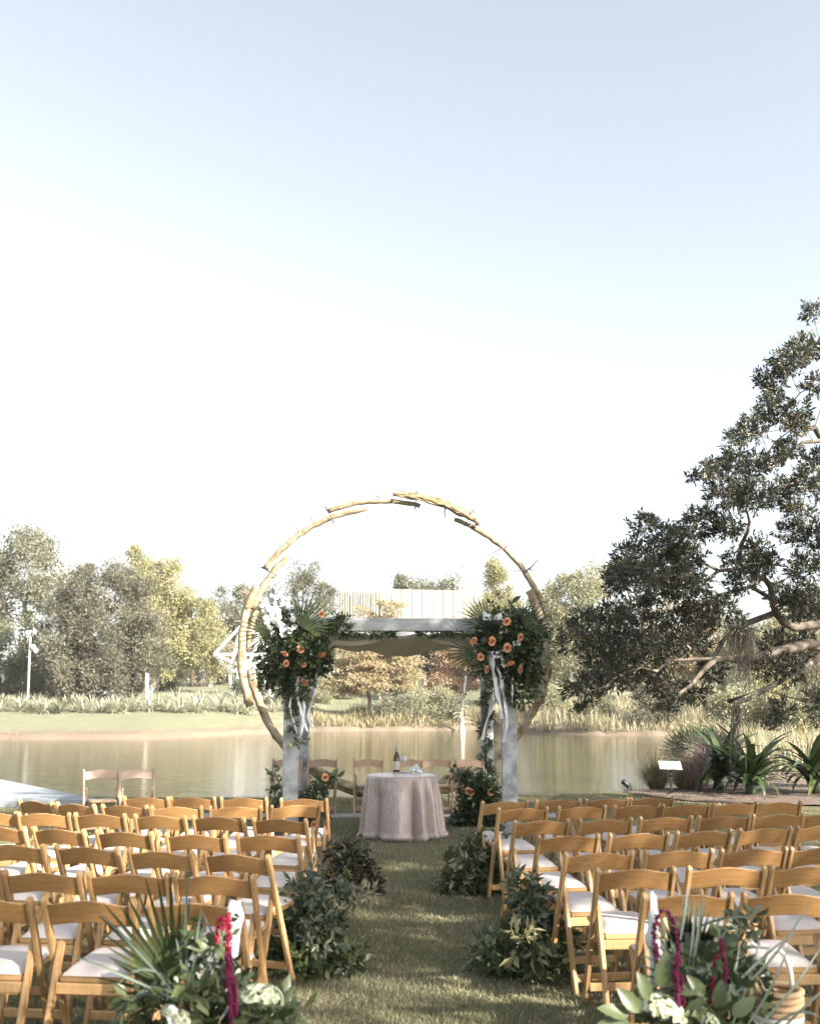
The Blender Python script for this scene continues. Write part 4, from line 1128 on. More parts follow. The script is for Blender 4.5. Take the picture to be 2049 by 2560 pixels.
tuft('grass_tuft', 'fine grey-green ornamental grass tuft next to the black spotlight', 1575, 1962, 700, .85, .008, 1, 'tuft', 1)
tuft('grass_tuft', 'fine green and straw ornamental grass tuft behind the label stand', 1640, 1972, 1300, 1.1, .008, 1, 'tuft', 2)
tuft('grass_tuft', 'straw-coloured ornamental grass tuft between the label stand and crinum', 1712, 1975, 1300, 1.05, .008, 1.1, 'reed', 3)
tuft('grass_tuft', 'small upright strappy green tuft at the lawn corner by the pond', 1500, 1968, 70, .48, .018, .7, 'yucca', 4)
tuft('grass_tuft', 'small upright strappy green tuft between lawn corner and black spotlight', 1535, 1966, 80, .55, .018, .7, 'yucca', 5)
pm = at_z(1690, 1958, 0)
tuft('muhly_grass', 'hazy pink muhly grass plumes behind the label stand', 0, 0, 900, 1.1, .005, 1.0, 'muhly', 6, loc=Vector((pm.x, 18.7, 0)), bend=(.0, .25))
# tall thin weed stalk
p = at_z(1487, 1962, 0)
t = empty('weed_stalk', (p.x, p.y, gzf(p.x, p.y) - .05), 'tall thin bare weed stalk at the pond edge', 'plant')
m = MB(); m.tube([(0, 0, 0), (.02, 0, .4), (.05, 0, .8), (.12, 0, 1.05)], [.007, .006, .005, .003], 5); m.build('stem', M['twig'], t)
L = Leaves(); P = np.stack([np.zeros(30), np.zeros(30), rc.uniform(.05, .4, 30)], 1); L.put(P, rc.normal(size=(30, 3)) + [0, 0, .5], .06, .02, r=rc); L.build('leaf', M['leaf_russet'], t)

# label stand
p = at_z(1678, 1986, 0); pt = at_z(1675, 1908, 0)
t = empty('label_stand', (p.x, p.y, 0), 'white plant label panel on a black post by the mulch bed', 'sign')
m = MB(); m.bar((0, 0, -.05), (-.015, 0, .47), .055, .03); m.build('post', M['dark_metal'], t, bevel=.004)
m = MB(); m.box((-.01, -.024, .30), (.09, .008, .04)); m.build('small_plate', M['dark_metal'], t)
pn = MB(); pn.box((0, 0, 0), (.40, .20, .014)); pan = pn.build('panel', M['sign_face'], t, bevel=.004, loc=(-.02, -.02, .51), rot=(R(42), R(2), 0))
pn = MB(); pn.box((0, 0, -.012), (.415, .215, .012)); pn.build('backing', M['dark_metal'], pan, bevel=.003)
for k in range(5):
    pn = MB(); pn.box((-.02 - .03 * (k % 2), .065 - k * .028, .0085), (.28 - .06 * (k % 3), .007, .002)); pn.build('text_line', M['print'], pan)
# spotlight
p = at_z(1568, 1982, 0)
t = empty('garden_spotlight', (p.x, p.y, gzf(p.x, p.y)), 'small black garden spotlight tilted up beside the ornamental grass', 'spotlight')
m = MB(); m.tube([(0, 0, -.05), (0, 0, .12)], .012, 6); m.build('stake', M['dark_metal'], t)
m = MB(); m.lathe([(.03, -.08), (.045, -.06), (.05, .07), (.042, .08)], n=12); m.build('head', M['dark_metal'], t, smooth=True, loc=(-.03, 0, .16), rot=(0, R(-50), 0))

# ------------------------------------------------------------------ folding chairs (local +y is the way the sitter faces)
def leg_outline(y0, z0, y1, z1, w_, round_top=True):
    d = Vector((y1 - y0, z1 - z0)).normalized(); n = Vector((-d.y, d.x)) * w_ / 2
    a_, b2 = Vector((y0, z0)), Vector((y1, z1))
    # flat on the ground, rounded at the top
    k = w_ / 2 / abs(d.y)
    pts = [(y0 + k, z0), (y0 - k, z0)]
    ang0 = math.atan2(n.y, n.x)
    if n.x > 0: n = -n; ang0 = math.atan2(n.y, n.x)
    c = b2 - d * w_ / 2
    for i in range(7):
        a2 = ang0 - PI * i / 6
        pts.append((c.x + math.cos(a2) * w_ / 2, c.y + math.sin(a2) * w_ / 2))
    return pts


def chair_meshes(slat_m, leg_m, pad_m):
    out = {}
    post = leg_outline(.13, 0, -.225, .805, .042)
    rear = leg_outline(-.27, 0, -.085, .585, .046)
    for s in (-1, 1):
        m = MB(); m.prism(post, s * .197, s * .221); out['post', s] = m.mesh('leg', leg_m, bevel=.004, seg=2)
        m = MB(); m.prism(rear, s * .168, s * .192); out['rear', s] = m.mesh('leg', leg_m, bevel=.004, seg=2)
    # back slat: bowed, with a wavy top edge
    m = MB(); n = 16; V = []; F = []
    for i in range(n + 1):
        x = -.196 + .392 * i / n; f = x / .196
        top = .772 + .026 * math.cos(f * PI / 2) ** 1.6; bot = .672 + .022 * math.cos(f * PI / 2) ** 1.4
        bow = -.020 * (1 - f * f)
        for z in (bot, bot + (top - bot) * .5, top):
            yc = .13 - .355 * z / .805
            V += [(x, yc + bow - .009, z), (x, yc + bow + .009, z)]
    for i in range(n):
        a_, b2 = i * 6, (i + 1) * 6
        for k in (0, 2):
            F += [(a_ + k, b2 + k, b2 + k + 2, a_ + k + 2), (a_ + k + 1, a_ + k + 3, b2 + k + 3, b2 + k + 1)]
        F += [(a_, a_ + 1, b2 + 1, b2), (a_ + 4, b2 + 4, b2 + 5, a_ + 5)]
    e_ = n * 6
    F += [(0, 2, 3, 1), (2, 4, 5, 3), (e_, e_ + 1, e_ + 3, e_ + 2), (e_ + 2, e_ + 3, e_ + 5, e_ + 4)]
    m.add(V, F); out['slat'] = m.mesh('backrest', slat_m, smooth=False, bevel=.003)
    # seat frame and pad
    m = MB()
    tilt = Matrix.Rotation(R(3), 3, 'X')
    m.box((0, .055, .432), (.318, .395, .032), tilt); out['seat'] = m.mesh('seat', leg_m, bevel=.008, seg=2)
    m = MB(); nx_, ny_ = 10, 10; V = []; F = []
    for j in range(ny_ + 1):
        for i in range(nx_ + 1):
            fx, fy = i / nx_ * 2 - 1, j / ny_ * 2 - 1
            puff = (1 - abs(fx) ** 5) * (1 - abs(fy) ** 5)
            V.append((fx * .157 * (1 - .05 * abs(fy) ** 6), .055 + fy * .195, .449 + .034 * puff ** .6 + .0525 * fy * .195))
    for j in range(ny_):
        for i in range(nx_):
            a_ = j * (nx_ + 1) + i; F.append((a_, a_ + 1, a_ + nx_ + 2, a_ + nx_ + 1))
    m.add(V, F); out['pad'] = m.mesh('cushion', pad_m, smooth=True)
    m = MB(); m.box((0, .065, .105), (.394, .018, .045)); out['st1'] = m.mesh('stretcher', leg_m, bevel=.004)
    m = MB(); m.box((0, -.242, .085), (.336, .018, .045)); out['st2'] = m.mesh('stretcher', leg_m, bevel=.004)
    m = MB(); m.box((0, -.150, .385), (.336, .018, .05)); out['st3'] = m.mesh('stretcher', leg_m, bevel=.004)
    return out


CH = chair_meshes(M['chair_slat'], M['chair_leg'], M['cushion'])
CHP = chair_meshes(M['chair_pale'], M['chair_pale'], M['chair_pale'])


def chair(x, y, yaw, label, group, meshes=CH, z=0.0):
    t = empty('folding_chair', (x, y, z), label, 'chair', group, yaw)
    for k, me in meshes.items():
        if meshes is CHP and k == 'pad': continue
        o = obj(me.name.split('.')[0], me, t)
    return t


# post tops read from the photograph: (left post u, right post u, mean v); None = cut by the frame edge
q1 = lambda a_, b2, v_: (a_ * .40556, b2 * .40556, 1900 + v_ * .40556)
q3 = lambda a_, b2, v_: (1349 + a_ * .40556, 1349 + b2 * .40556, 1900 + v_ * .40556)
q2 = lambda a_, b2, v_: (600 + a_ * .43453, 600 + b2 * .43453, 1900 + v_ * .43453)
LEFT = [  # from the table outwards; each row listed from the aisle outwards
    [q2(220, 512, 222), q1(1370, 1640, 230), q1(1060, 1315, 227), q1(785, 1010, 228)],
    [q2(168, 478, 257), q1(1293, 1615, 284), q1(935, 1240, 286), q1(628, 910, 277), q1(340, 580, 268), q1(110, 325, 250)],
    [q2(58, 393, 337), q1(1175, 1515, 346), q1(818, 1145, 340), q1(462, 770, 330), q1(128, 405, 326), q1(-190, 85, 318)],
    [(592, 746, 2086), q1(1000, 1400, 458), q1(577, 950, 438), q1(198, 530, 420), q1(-170, 158, 408)],
    [q1(1232, 1678, 575), q1(765, 1195, 563), q1(330, 745, 530), q1(-120, 285, 516), q1(-520, -130, 505)],
    [q1(1062, 1570, 707), q1(532, 1045, 697), q1(15, 500, 688), q1(-460, -10, 680)],
    [q1(905, 1495, 876), q1(258, 822, 860), q1(-380, 192, 850)],
]
RIGHT = [
    [q2(1385, 1665, 236), (1336, 1454, 1998), q3(285, 545, 236), q3(570, 815, 228)],
    [q2(1480, 1715, 277)[:1] + (1349 + 58 * .40556, 2019), q3(105, 422, 285), q3(455, 745, 273), q3(770, 1042, 272), q3(1078, 1338, 264), q3(1365, 1575, 256)],
    [(1282, 1349 + 188 * .40556, 2050), q3(240, 582, 363), q3(615, 937, 348), q3(985, 1293, 342), q3(1328, 1608, 332), q3(1640, 1900, 328)],
    [(1345, 1349 + 368 * .40556, 2087), q3(425, 803, 450), q3(845, 1182, 433), q3(1228, 1548, 415), q3(1585, 1890, 400)],
    [q3(150, 588, 567), q3(658, 1058, 553), q3(1122, 1518, 543), q3(1558, 1930, 535)],
    [q3(352, 833, 668), q3(912, 1388, 655), q3(1425, 1885, 650)],
    [q3(640, 1188, 823), q3(1265, 1800, 818)],
]
ORD = ['first', 'second', 'third', 'fourth', 'fifth', 'sixth', 'seventh']
CHAIRS = {}
for side, rows in (('pond landing', LEFT), ('oak', RIGHT)):
    for ri, row in enumerate(rows):
        c = np.array([list(at_z((a_ + b2) / 2, v_, .80))[:2] for a_, b2, v_ in row])
        deg = 2 if len(c) >= 5 else 1
        cf = np.polyfit(c[:, 0], c[:, 1], deg)
        for ci, (x, y) in enumerate(c):
            yy = .5 * y + .5 * np.polyval(cf, x)
            sl = np.clip(np.polyval(np.polyder(cf), x), -.6, .6)
            yaw = math.atan(sl) + R(random.uniform(-2.5, 2.5))
            fx, fy = -math.sin(yaw), math.cos(yaw)
            lab = f'light wood folding chair, {ORD[ci]} from the aisle, {ORD[ri]} row from the table, {side} side'
            o = chair(x + fx * .225, yy + fy * .225, yaw, lab, 'guest chairs in rows')
            CHAIRS[side, ri, ci] = o
# chairs behind the table, facing the guests
for k, (a_, b2) in enumerate([(683, 752), (772, 843), (887, 958), (985, 1053), (1057, 1128), (1139, 1208)]):
    p = at_y((a_ + b2) / 2, 1897, 15.05)
    lab = ['pale folding chair half hidden by the grey canopy post nearer the pond landing', 'pale folding chair beside the canopy post, left without cushion behind the table', 'pale folding chair behind the table on the bottle side', 'pale folding chair directly behind the wine bottle and glass', 'pale folding chair behind the crumpled napkin', 'pale folding chair next to the vine-wrapped canopy post'][k]
    lab = lab.replace(', left without cushion behind the table', ' and the low rose sprig')
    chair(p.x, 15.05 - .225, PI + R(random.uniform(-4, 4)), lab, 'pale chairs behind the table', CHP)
for k, (a_, b2) in enumerate([(515, 715), (735, 932)]):
    p = at_y((a_ + b2) / 2 * .40556, 1930, 12.9)
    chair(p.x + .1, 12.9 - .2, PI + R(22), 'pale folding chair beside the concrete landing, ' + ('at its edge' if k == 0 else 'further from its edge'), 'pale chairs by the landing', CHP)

# ------------------------------------------------------------------ wedding canopy
FY, BY = 12.55, 15.25
fl, fr = at_y(729, 1800, FY).x, at_y(1271, 1800, FY).x
bl, br = at_y(757, 1800, BY).x, at_y(1216, 1800, BY).x
ZT = at_y(1000, 1547, FY).z; ZB_ = at_y(1000, 1578, FY).z
hup = empty('wedding_canopy', ((fl + fr) / 2, FY, 0), 'whitewashed timber wedding canopy with four posts and a fabric top', 'canopy')
hx = hup.location.x
for nm, (x, y) in dict(a=(fl, FY), b=(fr, FY), c=(bl, BY), d=(br, BY)).items():
    m = MB(); m.box((0, 0, ZB_ / 2), (.182, .182, ZB_ - .004)); m.build('post', M['whitewash'], hup, bevel=.004, loc=(x - hx, y - FY, 0))
bh = ZT - ZB_
def beam(a_, b2, z):
    m = MB(); m.box((0, 0, 0), ((b2 - a_).length, .15, bh)); d = b2 - a_
    c = (a_ + b2) / 2
    m.build('beam', M['whitewash_beam'], hup, bevel=.004, loc=(c.x - hx, c.y - FY, z), rot=(0, 0, math.atan2(d.y, d.x)))
beam(Vector((fl - .09, FY, 0)), Vector((fr + .09, FY, 0)), (ZT + ZB_) / 2)
beam(Vector((bl - .09, BY, 0)), Vector((br + .09, BY, 0)), (ZT + ZB_) / 2)
beam(Vector((fl, FY + .08, 0)), Vector((bl, BY - .08, 0)), (ZT + ZB_) / 2)
beam(Vector((fr, FY + .08, 0)), Vector((br, BY - .08, 0)), (ZT + ZB_) / 2)
# fabric
n = 44; V = []; F = []
for j in range(n + 1):
    for i in range(n + 1):
        f, g = i / n, j / n
        xa = fl + .12 + (fr - fl - .24) * f; xb = bl + .12 + (br - bl - .24) * f
        x = xa + (xb - xa) * g; y = FY + .09 + (BY - FY - .18) * g
        z = ZB_ + .05 - .26 * math.sin(PI * f) ** .8 * (.35 + .65 * math.sin(PI * g) ** .6) - .05 * math.sin(PI * g) * math.sin(f * 9) ** 2 - .012 * math.sin(f * 40 + g * 6)
        V.append((x - hx, y - FY, z))
for j in range(n):
    for i in range(n):
        a_ = j * (n + 1) + i; F.append((a_, a_ + 1, a_ + n + 2, a_ + n + 1))
m = MB(); m.add(V, F); o = m.build('fabric_top', M['drape'], hup, smooth=True); sd = o.modifiers.new('s', 'SOLIDIFY'); sd.thickness = .004
def swag(name, A_, B2, drop, w_, thin, parent, seed=0):
    V = []; F = []; n_ = 20
    A_, B2 = Vector(A_), Vector(B2)
    for i in range(n_ + 1):
        f = i / n_; c = A_.lerp(B2, f) - Vector((0, 0, drop * 4 * f * (1 - f)))
        for k in range(5):
            g = k / 4 - .5
            V.append(tuple(c + Vector((0, .03 * math.sin(k * 2.4), g * (w_ * (1 - .4 * 4 * f * (1 - f)))))))
    for i in range(n_):
        for k in range(4):
            a_ = i * 5 + k; F.append((a_, a_ + 5, a_ + 6, a_ + 1))
    m_ = MB(); m_.add(V, F); o_ = m_.build(name, M['drape'] if not thin else M['ribbon'], parent, smooth=True); s_ = o_.modifiers.new('s', 'SOLIDIFY'); s_.thickness = .003
swag('swag', (fl + .15 - hx, .12, ZB_ + .02), (-.05, .10, ZB_ + .02), .17, .09, False, hup)
swag('swag', (.18, .10, ZB_ + .03), (fr - .12 - hx, .12, ZB_ + .05), .19, .07, False, hup)


def leafy(name, mat, parent, blobs, per, leaf, seed, origin, elong=1.5, droop=.2, shell=.55):
    """foliage as leaves on short stems filling soft blobs (world points)"""
    r = np.random.default_rng(seed)
    L_ = Leaves(); m_ = MB()
    O = np.array(origin)
    for (c, rad) in blobs:
        c = np.array(c) - O; n_ = max(8, int(per * rad * rad))
        d = unit(r.normal(size=(n_, 3))); q_ = rad * (1 - shell * r.random(n_) ** 1.4 + .5 * r.random(n_) * (r.random(n_) < .14))
        S = c + d * q_[:, None]
        k = 5
        ax = unit(d + r.normal(size=d.shape) * .5 + [0, 0, .15])
        f = np.tile(np.linspace(0, 1, k), n_)[:, None]
        A = np.repeat(ax, k, 0); P = np.repeat(S, k, 0) + A * f * leaf * 1.6
        side = unit(np.cross(A, r.normal(size=A.shape)))
        D = A * (.6 + .3 * f) + side * .8 - [0, 0, droop]
        s = leaf * r.uniform(.6, 1.3, len(P))
        tint = np.clip(np.repeat(r.random(n_), k) * .6 + r.random(len(P)) * .4, 0, 1)
        L_.put(P, D, s * elong, s * .72, tint=tint, r=r, fold=.15)
        for i in range(0, n_, 6):
            m_.tube([c, c + d[i] * rad * .6 + np.array([0, 0, .02]), S[i]], [.004, .003, .002], 4)
    o_ = L_.build(name, M[mat], parent)
    m_.build('stems', M['stem'], parent)['kind'] = 'stuff'
    o_['kind'] = 'stuff'
    return o_


def rose_mesh():
    m_ = MB(); r = random.Random(3)
    for ring, (n_, rad, h, tiltv) in enumerate([(3, .006, .034, 5), (3, .011, .035, 12), (4, .017, .034, 22), (5, .024, .030, 38), (6, .032, .023, 58), (6, .037, .014, 72)]):
        for k in range(n_):
            a0 = 2 * PI * (k / n_) + ring * .6; V = []; F = []
            wa = 2 * PI / n_ * .72; ps = r.uniform(.86, 1.14)
            for i in range(5):
                f = i / 4
                for j in range(5):
                    g = j / 4 * 2 - 1
                    ang = a0 + g * wa * (.5 + .5 * f) ; rr_ = rad * ps * (.35 + .75 * f) + math.sin(R(tiltv)) * .012 * f * f - .003 * (1 - g * g) * f
                    z = h * f * math.cos(R(tiltv) * .7) - .006 * abs(g) ** 2 * f + (.002 if (k + j) % 2 else 0) * f
                    V.append((rr_ * math.cos(ang), rr_ * math.sin(ang), z))
            for i in range(4):
                for j in range(4):
                    a_ = i * 5 + j; F.append((a_, a_ + 1, a_ + 6, a_ + 5))
            m_.add(V, F, 1 if ring < 2 else 0)
    m_.lathe([(.005, -.012), (.022, -.004), (.02, .012), (.004, .022)], n=8, mi=1)
    return m_.mesh('rose', [M['rose'], M['rose_heart']], smooth=True)


def orchid_mesh(mat):
    m_ = MB()
    for k in range(5):
        a0 = 2 * PI * k / 5 + .3; wide = .020 if k % 2 else .014; Lp = .034
        d = Vector((math.cos(a0), math.sin(a0), 0)); s = Vector((-math.sin(a0), math.cos(a0), 0)); V = []
        for f, w_, z in ((0, .3, 0), (.4, 1, .006), (.75, .9, .005), (1, .25, -.002)):
            V += [d * Lp * f - s * wide * w_ + Vector((0, 0, z)), d * Lp * f + Vector((0, 0, z - .002)), d * Lp * f + s * wide * w_ + Vector((0, 0, z))]
        F = []
        for i in range(3):
            for j in range(2): a_ = i * 3 + j; F.append((a_, a_ + 1, a_ + 4, a_ + 3))
        m_.add(V, F)
    m_.lathe([(.004, 0), (.008, .006), (.003, .014)], n=6)
    return m_.mesh('orchid', mat, smooth=True)


def broad_leaf(L_, W_, tint, mat, seed, curl=.25):
    r = random.Random(seed); n_ = 8; V = []; F = []
    for i in range(n_ + 1):
        f = i / n_; w_ = W_ / 2 * max(.02, math.sin(PI * f ** .85) ** .8) * r.uniform(.95, 1.05); z = -curl * L_ * f * f
        for k in (-1, -.5, 0, .5, 1): V.append((f * L_, k * w_, z + .22 * abs(k) * w_))
    for i in range(n_):
        for k in range(4): a_ = i * 5 + k; F.append((a_, a_ + 5, a_ + 6, a_ + 1))
    return np_mesh('leaf', np.array(V), np.array(F), mat, np.full(len(V), tint), True)


def place_leaf(parent, p_, d, nrm, me):
    x = Vector(d).normalized(); z = Vector(nrm); z = (z - x * z.dot(x)).normalized(); y = z.cross(x)
    o_ = obj('leaf', me, parent); o_.matrix_local = Matrix.Translation(p_) @ Matrix((x, y, z)).transposed().to_4x4()
    return o_


ROSE = rose_mesh(); ORCH = orchid_mesh(M['orchid']); ORCHB = orchid_mesh(M['orchid_blue'])
cam_pos = Vector((0, 0, EYE))
def face_cam(p_, jit, rnd): 
    d = (cam_pos - Vector(p_)).normalized() + Vector((rnd.uniform(-jit, jit), rnd.uniform(-jit, jit), rnd.uniform(-jit, jit) + .1))
    return d.to_track_quat('Z', 'Y').to_euler()


def flower(me, name, parent, origin, p_, scale, jit, rnd):
    o_ = obj(name, me, parent, Vector(p_) - Vector(origin), face_cam(p_, jit, rnd)); o_.scale = (scale,) * 3
    return o_


def ribbon(parent, origin, pts, w_, name='ribbon', seed=0, mat='ribbon', twist=.35):
    r = random.Random(seed)
    w_ = w_ * 1.35
    P = [Vector(q_) - Vector(origin) for q_ in pts]
    # smooth the polyline
    S = []
    for i in range(len(P) - 1):
        p0_ = P[max(i - 1, 0)]; p1_ = P[i]; p2_ = P[i + 1]; p3_ = P[min(i + 2, len(P) - 1)]
        for k in range(7):
            f = k / 7; S.append(.5 * ((2 * p1_) + (p2_ - p0_) * f + (2 * p0_ - 5 * p1_ + 4 * p2_ - p3_) * f * f + (3 * p1_ - p0_ - 3 * p2_ + p3_) * f ** 3))
    S.append(P[-1])
    V = []; F = []
    for i, c in enumerate(S):
        a_ = 2.2 * twist * math.sin(i * .21 + seed) + .35 * math.sin(i * .8 + seed); s = Vector((math.cos(a_), math.sin(a_), 0)) * w_ / 2 * (.78 + .28 * math.sin(i * .33 + 2 * seed))
        if i == len(S) - 1: c = c + Vector((0, 0, .02)); s = s * .55
        V += [tuple(c - s), tuple(c + Vector((s.y, -s.x, 0)) * .22 * math.sin(i * .5 + seed)), tuple(c + s)]
    for i in range(len(S) - 1):
        for k in (0, 1): b2 = i * 3 + k; F.append((b2, b2 + 3, b2 + 4, b2 + 1))
    m_ = MB(); m_.add(V, F); o_ = m_.build(name, M[mat], parent, smooth=True); sd_ = o_.modifiers.new('s', 'SOLIDIFY'); sd_.thickness = .0015
    return o_


def fan(parent, origin, p_, ang, mesh_, tilt=0., yawv=0.):
    """fan leaf facing the viewer; ang: direction of its middle, degrees from up towards +x"""
    o_ = obj('palm_leaf', mesh_, parent, Vector(p_) - Vector(origin))
    o_.rotation_euler = (Matrix.Rotation(yawv, 4, 'Z') @ Matrix.Rotation(tilt, 4, 'X') @ Matrix.Rotation(R(ang), 4, 'Y')).to_euler()
    return o_


# arrangement on the front post nearer the landing
AY = 12.36
rnd = random.Random(5)
O = Vector((fl, AY, 0)); arrL = empty('flower_arrangement', O, 'white orchid, palm and peach rose arrangement on the canopy post nearer the landing', 'flowers')
bl_ = [(at_y(u, v_, AY - .02 + d), r_ * AY / FPX) for u, v_, r_, d in [(740, 1590, 42, 0), (715, 1640, 48, 0), (770, 1640, 45, -.02), (690, 1670, 38, .02), (740, 1690, 42, -.04), (790, 1660, 32, 0), (725, 1550, 30, .02), (800, 1625, 22, 0), (740, 1740, 26, -.06), (665, 1690, 22, 0)]]
leafy('foliage', 'leaf_dark', arrL, bl_, 3600, .042, 61, O)
bl_ = [(at_y(u, v_, AY - .05), r_ * AY / FPX) for u, v_, r_ in [(700, 1610, 30), (770, 1600, 28), (800, 1650, 25), (745, 1660, 30), (735, 1780, 14), (738, 1815, 12), (748, 1850, 10)]]
leafy('light_foliage', 'leaf_bush', arrL, bl_, 4200, .04, 62, O)
bl_ = [(at_y(u, v_, AY - .05), r_ * AY / FPX) for u, v_, r_ in [(845, 1556, 14), (865, 1555, 12), (830, 1570, 14), (815, 1575, 14)]]
leafy('trailing_sprig', 'leaf_dark', arrL, bl_, 7000, .03, 63, O, elong=2)
for u, v_ in [(711, 1636), (751, 1623), (805, 1635), (716, 1659), (760, 1663), (762, 1704), (804, 1536)]:
    flower(ROSE, 'rose', arrL, O, at_y(u, v_, AY - .27), rnd.uniform(.70, 1.12), .85, rnd)
rn = np.random.default_rng(9)
for k in range(34):
    u, v_ = rn.normal([685, 1545], [20, 16]) if k < 22 else rn.normal([716, 1568], [9, 9])
    flower(ORCH, 'orchid', arrL, O, at_y(u, v_, AY - .2 + rn.uniform(-.06, .06)), 1.25, .6, rnd)
for k in range(22):
    u, v_ = rn.normal([722, 1508], [18, 10]) if k < 16 else (728 + rn.normal() * 4, 1520 + 5 * (k - 16))
    flower(ORCHB, 'orchid', arrL, O, at_y(u, v_, AY - .1 + rn.uniform(-.05, .05)), 1.05, .8, rnd)
for k in range(12):
    u, v_ = rn.normal([690, 1480], [12, 12]); flower(ORCHB, 'orchid', arrL, O, at_y(u, v_ + 10, AY + rn.uniform(-.05, .05)), .9, .8, rnd)
FAN = fan_mesh('palm_leaf', M['palm'], 17, R(140), .52, .010, .05, .22, 71)
FAN2 = fan_mesh('palm_leaf', M['palm'], 14, R(125), .40, .010, .05, .30, 72)
fan(arrL, O, at_y(752, 1566, AY - .26), 48, FAN, R(4))
fan(arrL, O, at_y(676, 1582, AY - .22), -92, FAN2, R(4))
fan(arrL, O, at_y(700, 1560, AY - .02), -40, FAN2, R(-5))
for k, (pp, w_) in enumerate([([(748, 1690), (744, 1730), (752, 1780), (768, 1835)], .055), ([(770, 1700), (762, 1740), (757, 1790), (748, 1850)], .05), ([(728, 1740), (724, 1770), (732, 1800), (744, 1838)], .03), ([(792, 1690), (785, 1730), (770, 1790), (785, 1820)], .045)]):
    ribbon(arrL, O, [at_y(u, v_, AY - .12) for u, v_ in pp], w_, seed=k)
# arrangement on the front post nearer the oak
O = Vector((fr, AY, 0)); arrR = empty('flower_arrangement', O, 'peach rose and palm arrangement with white bow on the canopy post nearer the oak', 'flowers')
bl_ = [(at_y(u, v_, AY - .02 + d), r_ * AY / FPX) for u, v_, r_, d in [(1250, 1580, 50, 0), (1290, 1600, 48, 0), (1240, 1630, 45, 0), (1285, 1650, 46, 0), (1310, 1620, 38, 0), (1225, 1600, 32, .03), (1275, 1695, 40, 0), (1320, 1680, 30, 0), (1300, 1560, 30, 0), (1345, 1580, 20, 0)]]
leafy('foliage', 'leaf_dark', arrR, bl_, 3600, .046, 64, O)
bl_ = [(at_y(u, v_, AY - .05), r_ * AY / FPX) for u, v_, r_ in [(1205, 1670, 22), (1330, 1650, 24), (1260, 1650, 26), (1320, 1730, 20), (1325, 1700, 22), (1300, 1750, 14), (1215, 1640, 20)]]
leafy('light_foliage', 'leaf_bush', arrR, bl_, 4200, .04, 65, O)
for u, v_ in [(1267, 1555), (1302, 1593), (1228, 1603), (1269, 1620), (1185, 1603), (1201, 1642), (1276, 1662), (1302, 1674), (1218, 1674)]:
    flower(ROSE, 'rose', arrR, O, at_y(u, v_, AY - .30), rnd.uniform(.78, 1.2), .8, rnd)
for u0, v0, n_, s in [(1257, 1574, 8, 6), (1290, 1606, 6, 5), (1251, 1641, 9, 8), (1256, 1660, 4, 4)]:
    for k in range(n_): flower(ORCH, 'white_bloom', arrR, O, at_y(u0 + rn.normal() * s, v0 + rn.normal() * s, AY - .22), .75, .7, rnd)
fan(arrR, O, at_y(1309, 1568, AY - .2), 50, FAN2, R(4)); fan(arrR, O, at_y(1188, 1630, AY - .2), -100, FAN2, R(4)); fan(arrR, O, at_y(1215, 1560, AY - .05), -50, FAN2, R(-8))
for u, v_, dx, dz, s in [(1278, 1515, -.4, .8, .10), (1280, 1508, .7, .8, .14), (1272, 1540, -.8, .5, .09), (1285, 1535, .9, .4, .16), (1262, 1545, -.9, .2, .12), (1302, 1545, 1, .1, .15), (1195, 1560, -1, .25, .15), (1190, 1575, -1, -.3, .14), (1215, 1590, -.5, -.9, .13), (1335, 1620, .8, -.6, .12), (1350, 1600, 1, .0, .12), (1345, 1640, .6, -.8, .12)]:
    place_leaf(arrR, at_y(u, v_, AY - .18) - O, (dx, -.25, dz), (random.uniform(-.3, .4), -1, random.uniform(.1, .7)), broad_leaf(s, s * .5, random.random() * .75, M['leaf_dark'], u))
m = MB(); m.tube([at_y(1268, 1600, AY - .1) - O, at_y(1277, 1540, AY - .13) - O, at_y(1280, 1500, AY - .14) - O], [.005, .004, .003], 5); m.build('stem', M['stem'], arrR)
# bow and tails
for sgn in (-1, 1):
    V = []; F = []
    for i in range(13):
        a_ = PI * 2 * i / 12; xx = sgn * (.065 - .065 * math.cos(a_)); hb = .014 + .034 * math.sin(a_ / 2); zc = .35 * abs(xx) + .01 * math.sin(a_ * 2); V += [(xx, -.028 * math.sin(a_) - .05, zc + hb), (xx, -.028 * math.sin(a_) - .05, zc - hb)]
    for i in range(12): F.append((i * 2, i * 2 + 1, i * 2 + 3, i * 2 + 2))
    m = MB(); m.add(V, F); o = m.build('bow_loop', M['ribbon'], arrR, smooth=True, loc=at_y(1232, 1548, AY - .14) - O)
for k, (pp, w_) in enumerate([([(1226, 1628), (1230, 1670), (1240, 1710), (1252, 1770), (1257, 1800)], .085), ([(1238, 1665), (1250, 1690), (1262, 1760), (1266, 1810), (1256, 1860)], .05), ([(1280, 1690), (1280, 1730), (1279, 1760)], .025), ([(1165, 1690), (1160, 1730), (1154, 1775)], .035)]):
    ribbon(arrR, O, [at_y(u, v_, AY - .2) for u, v_ in pp], w_, seed=k + 10, twist=.5)
# vine on the back post near the oak
O = Vector((br, BY - .14, 0)); vine = empty('vine_garland', O, 'leafy vine wrapped up the back canopy post nearer the oak', 'vine')
bl_ = []
for k in range(30):
    v_ = 1700 + k * 10.2; bl_.append((at_y(1214 + 11 * math.sin(k * .9), v_, BY - .14), (4 + 5 * (k > 20)) * BY / FPX))
leafy('foliage', 'leaf_dark', vine, bl_, 6500, .032, 66, O, elong=1.8)
ribbon(vine, O, [at_y(u, v_, BY - .24) for u, v_ in [(1232, 1745), (1224, 1780), (1212, 1815), (1205, 1855)]], .05, seed=22)
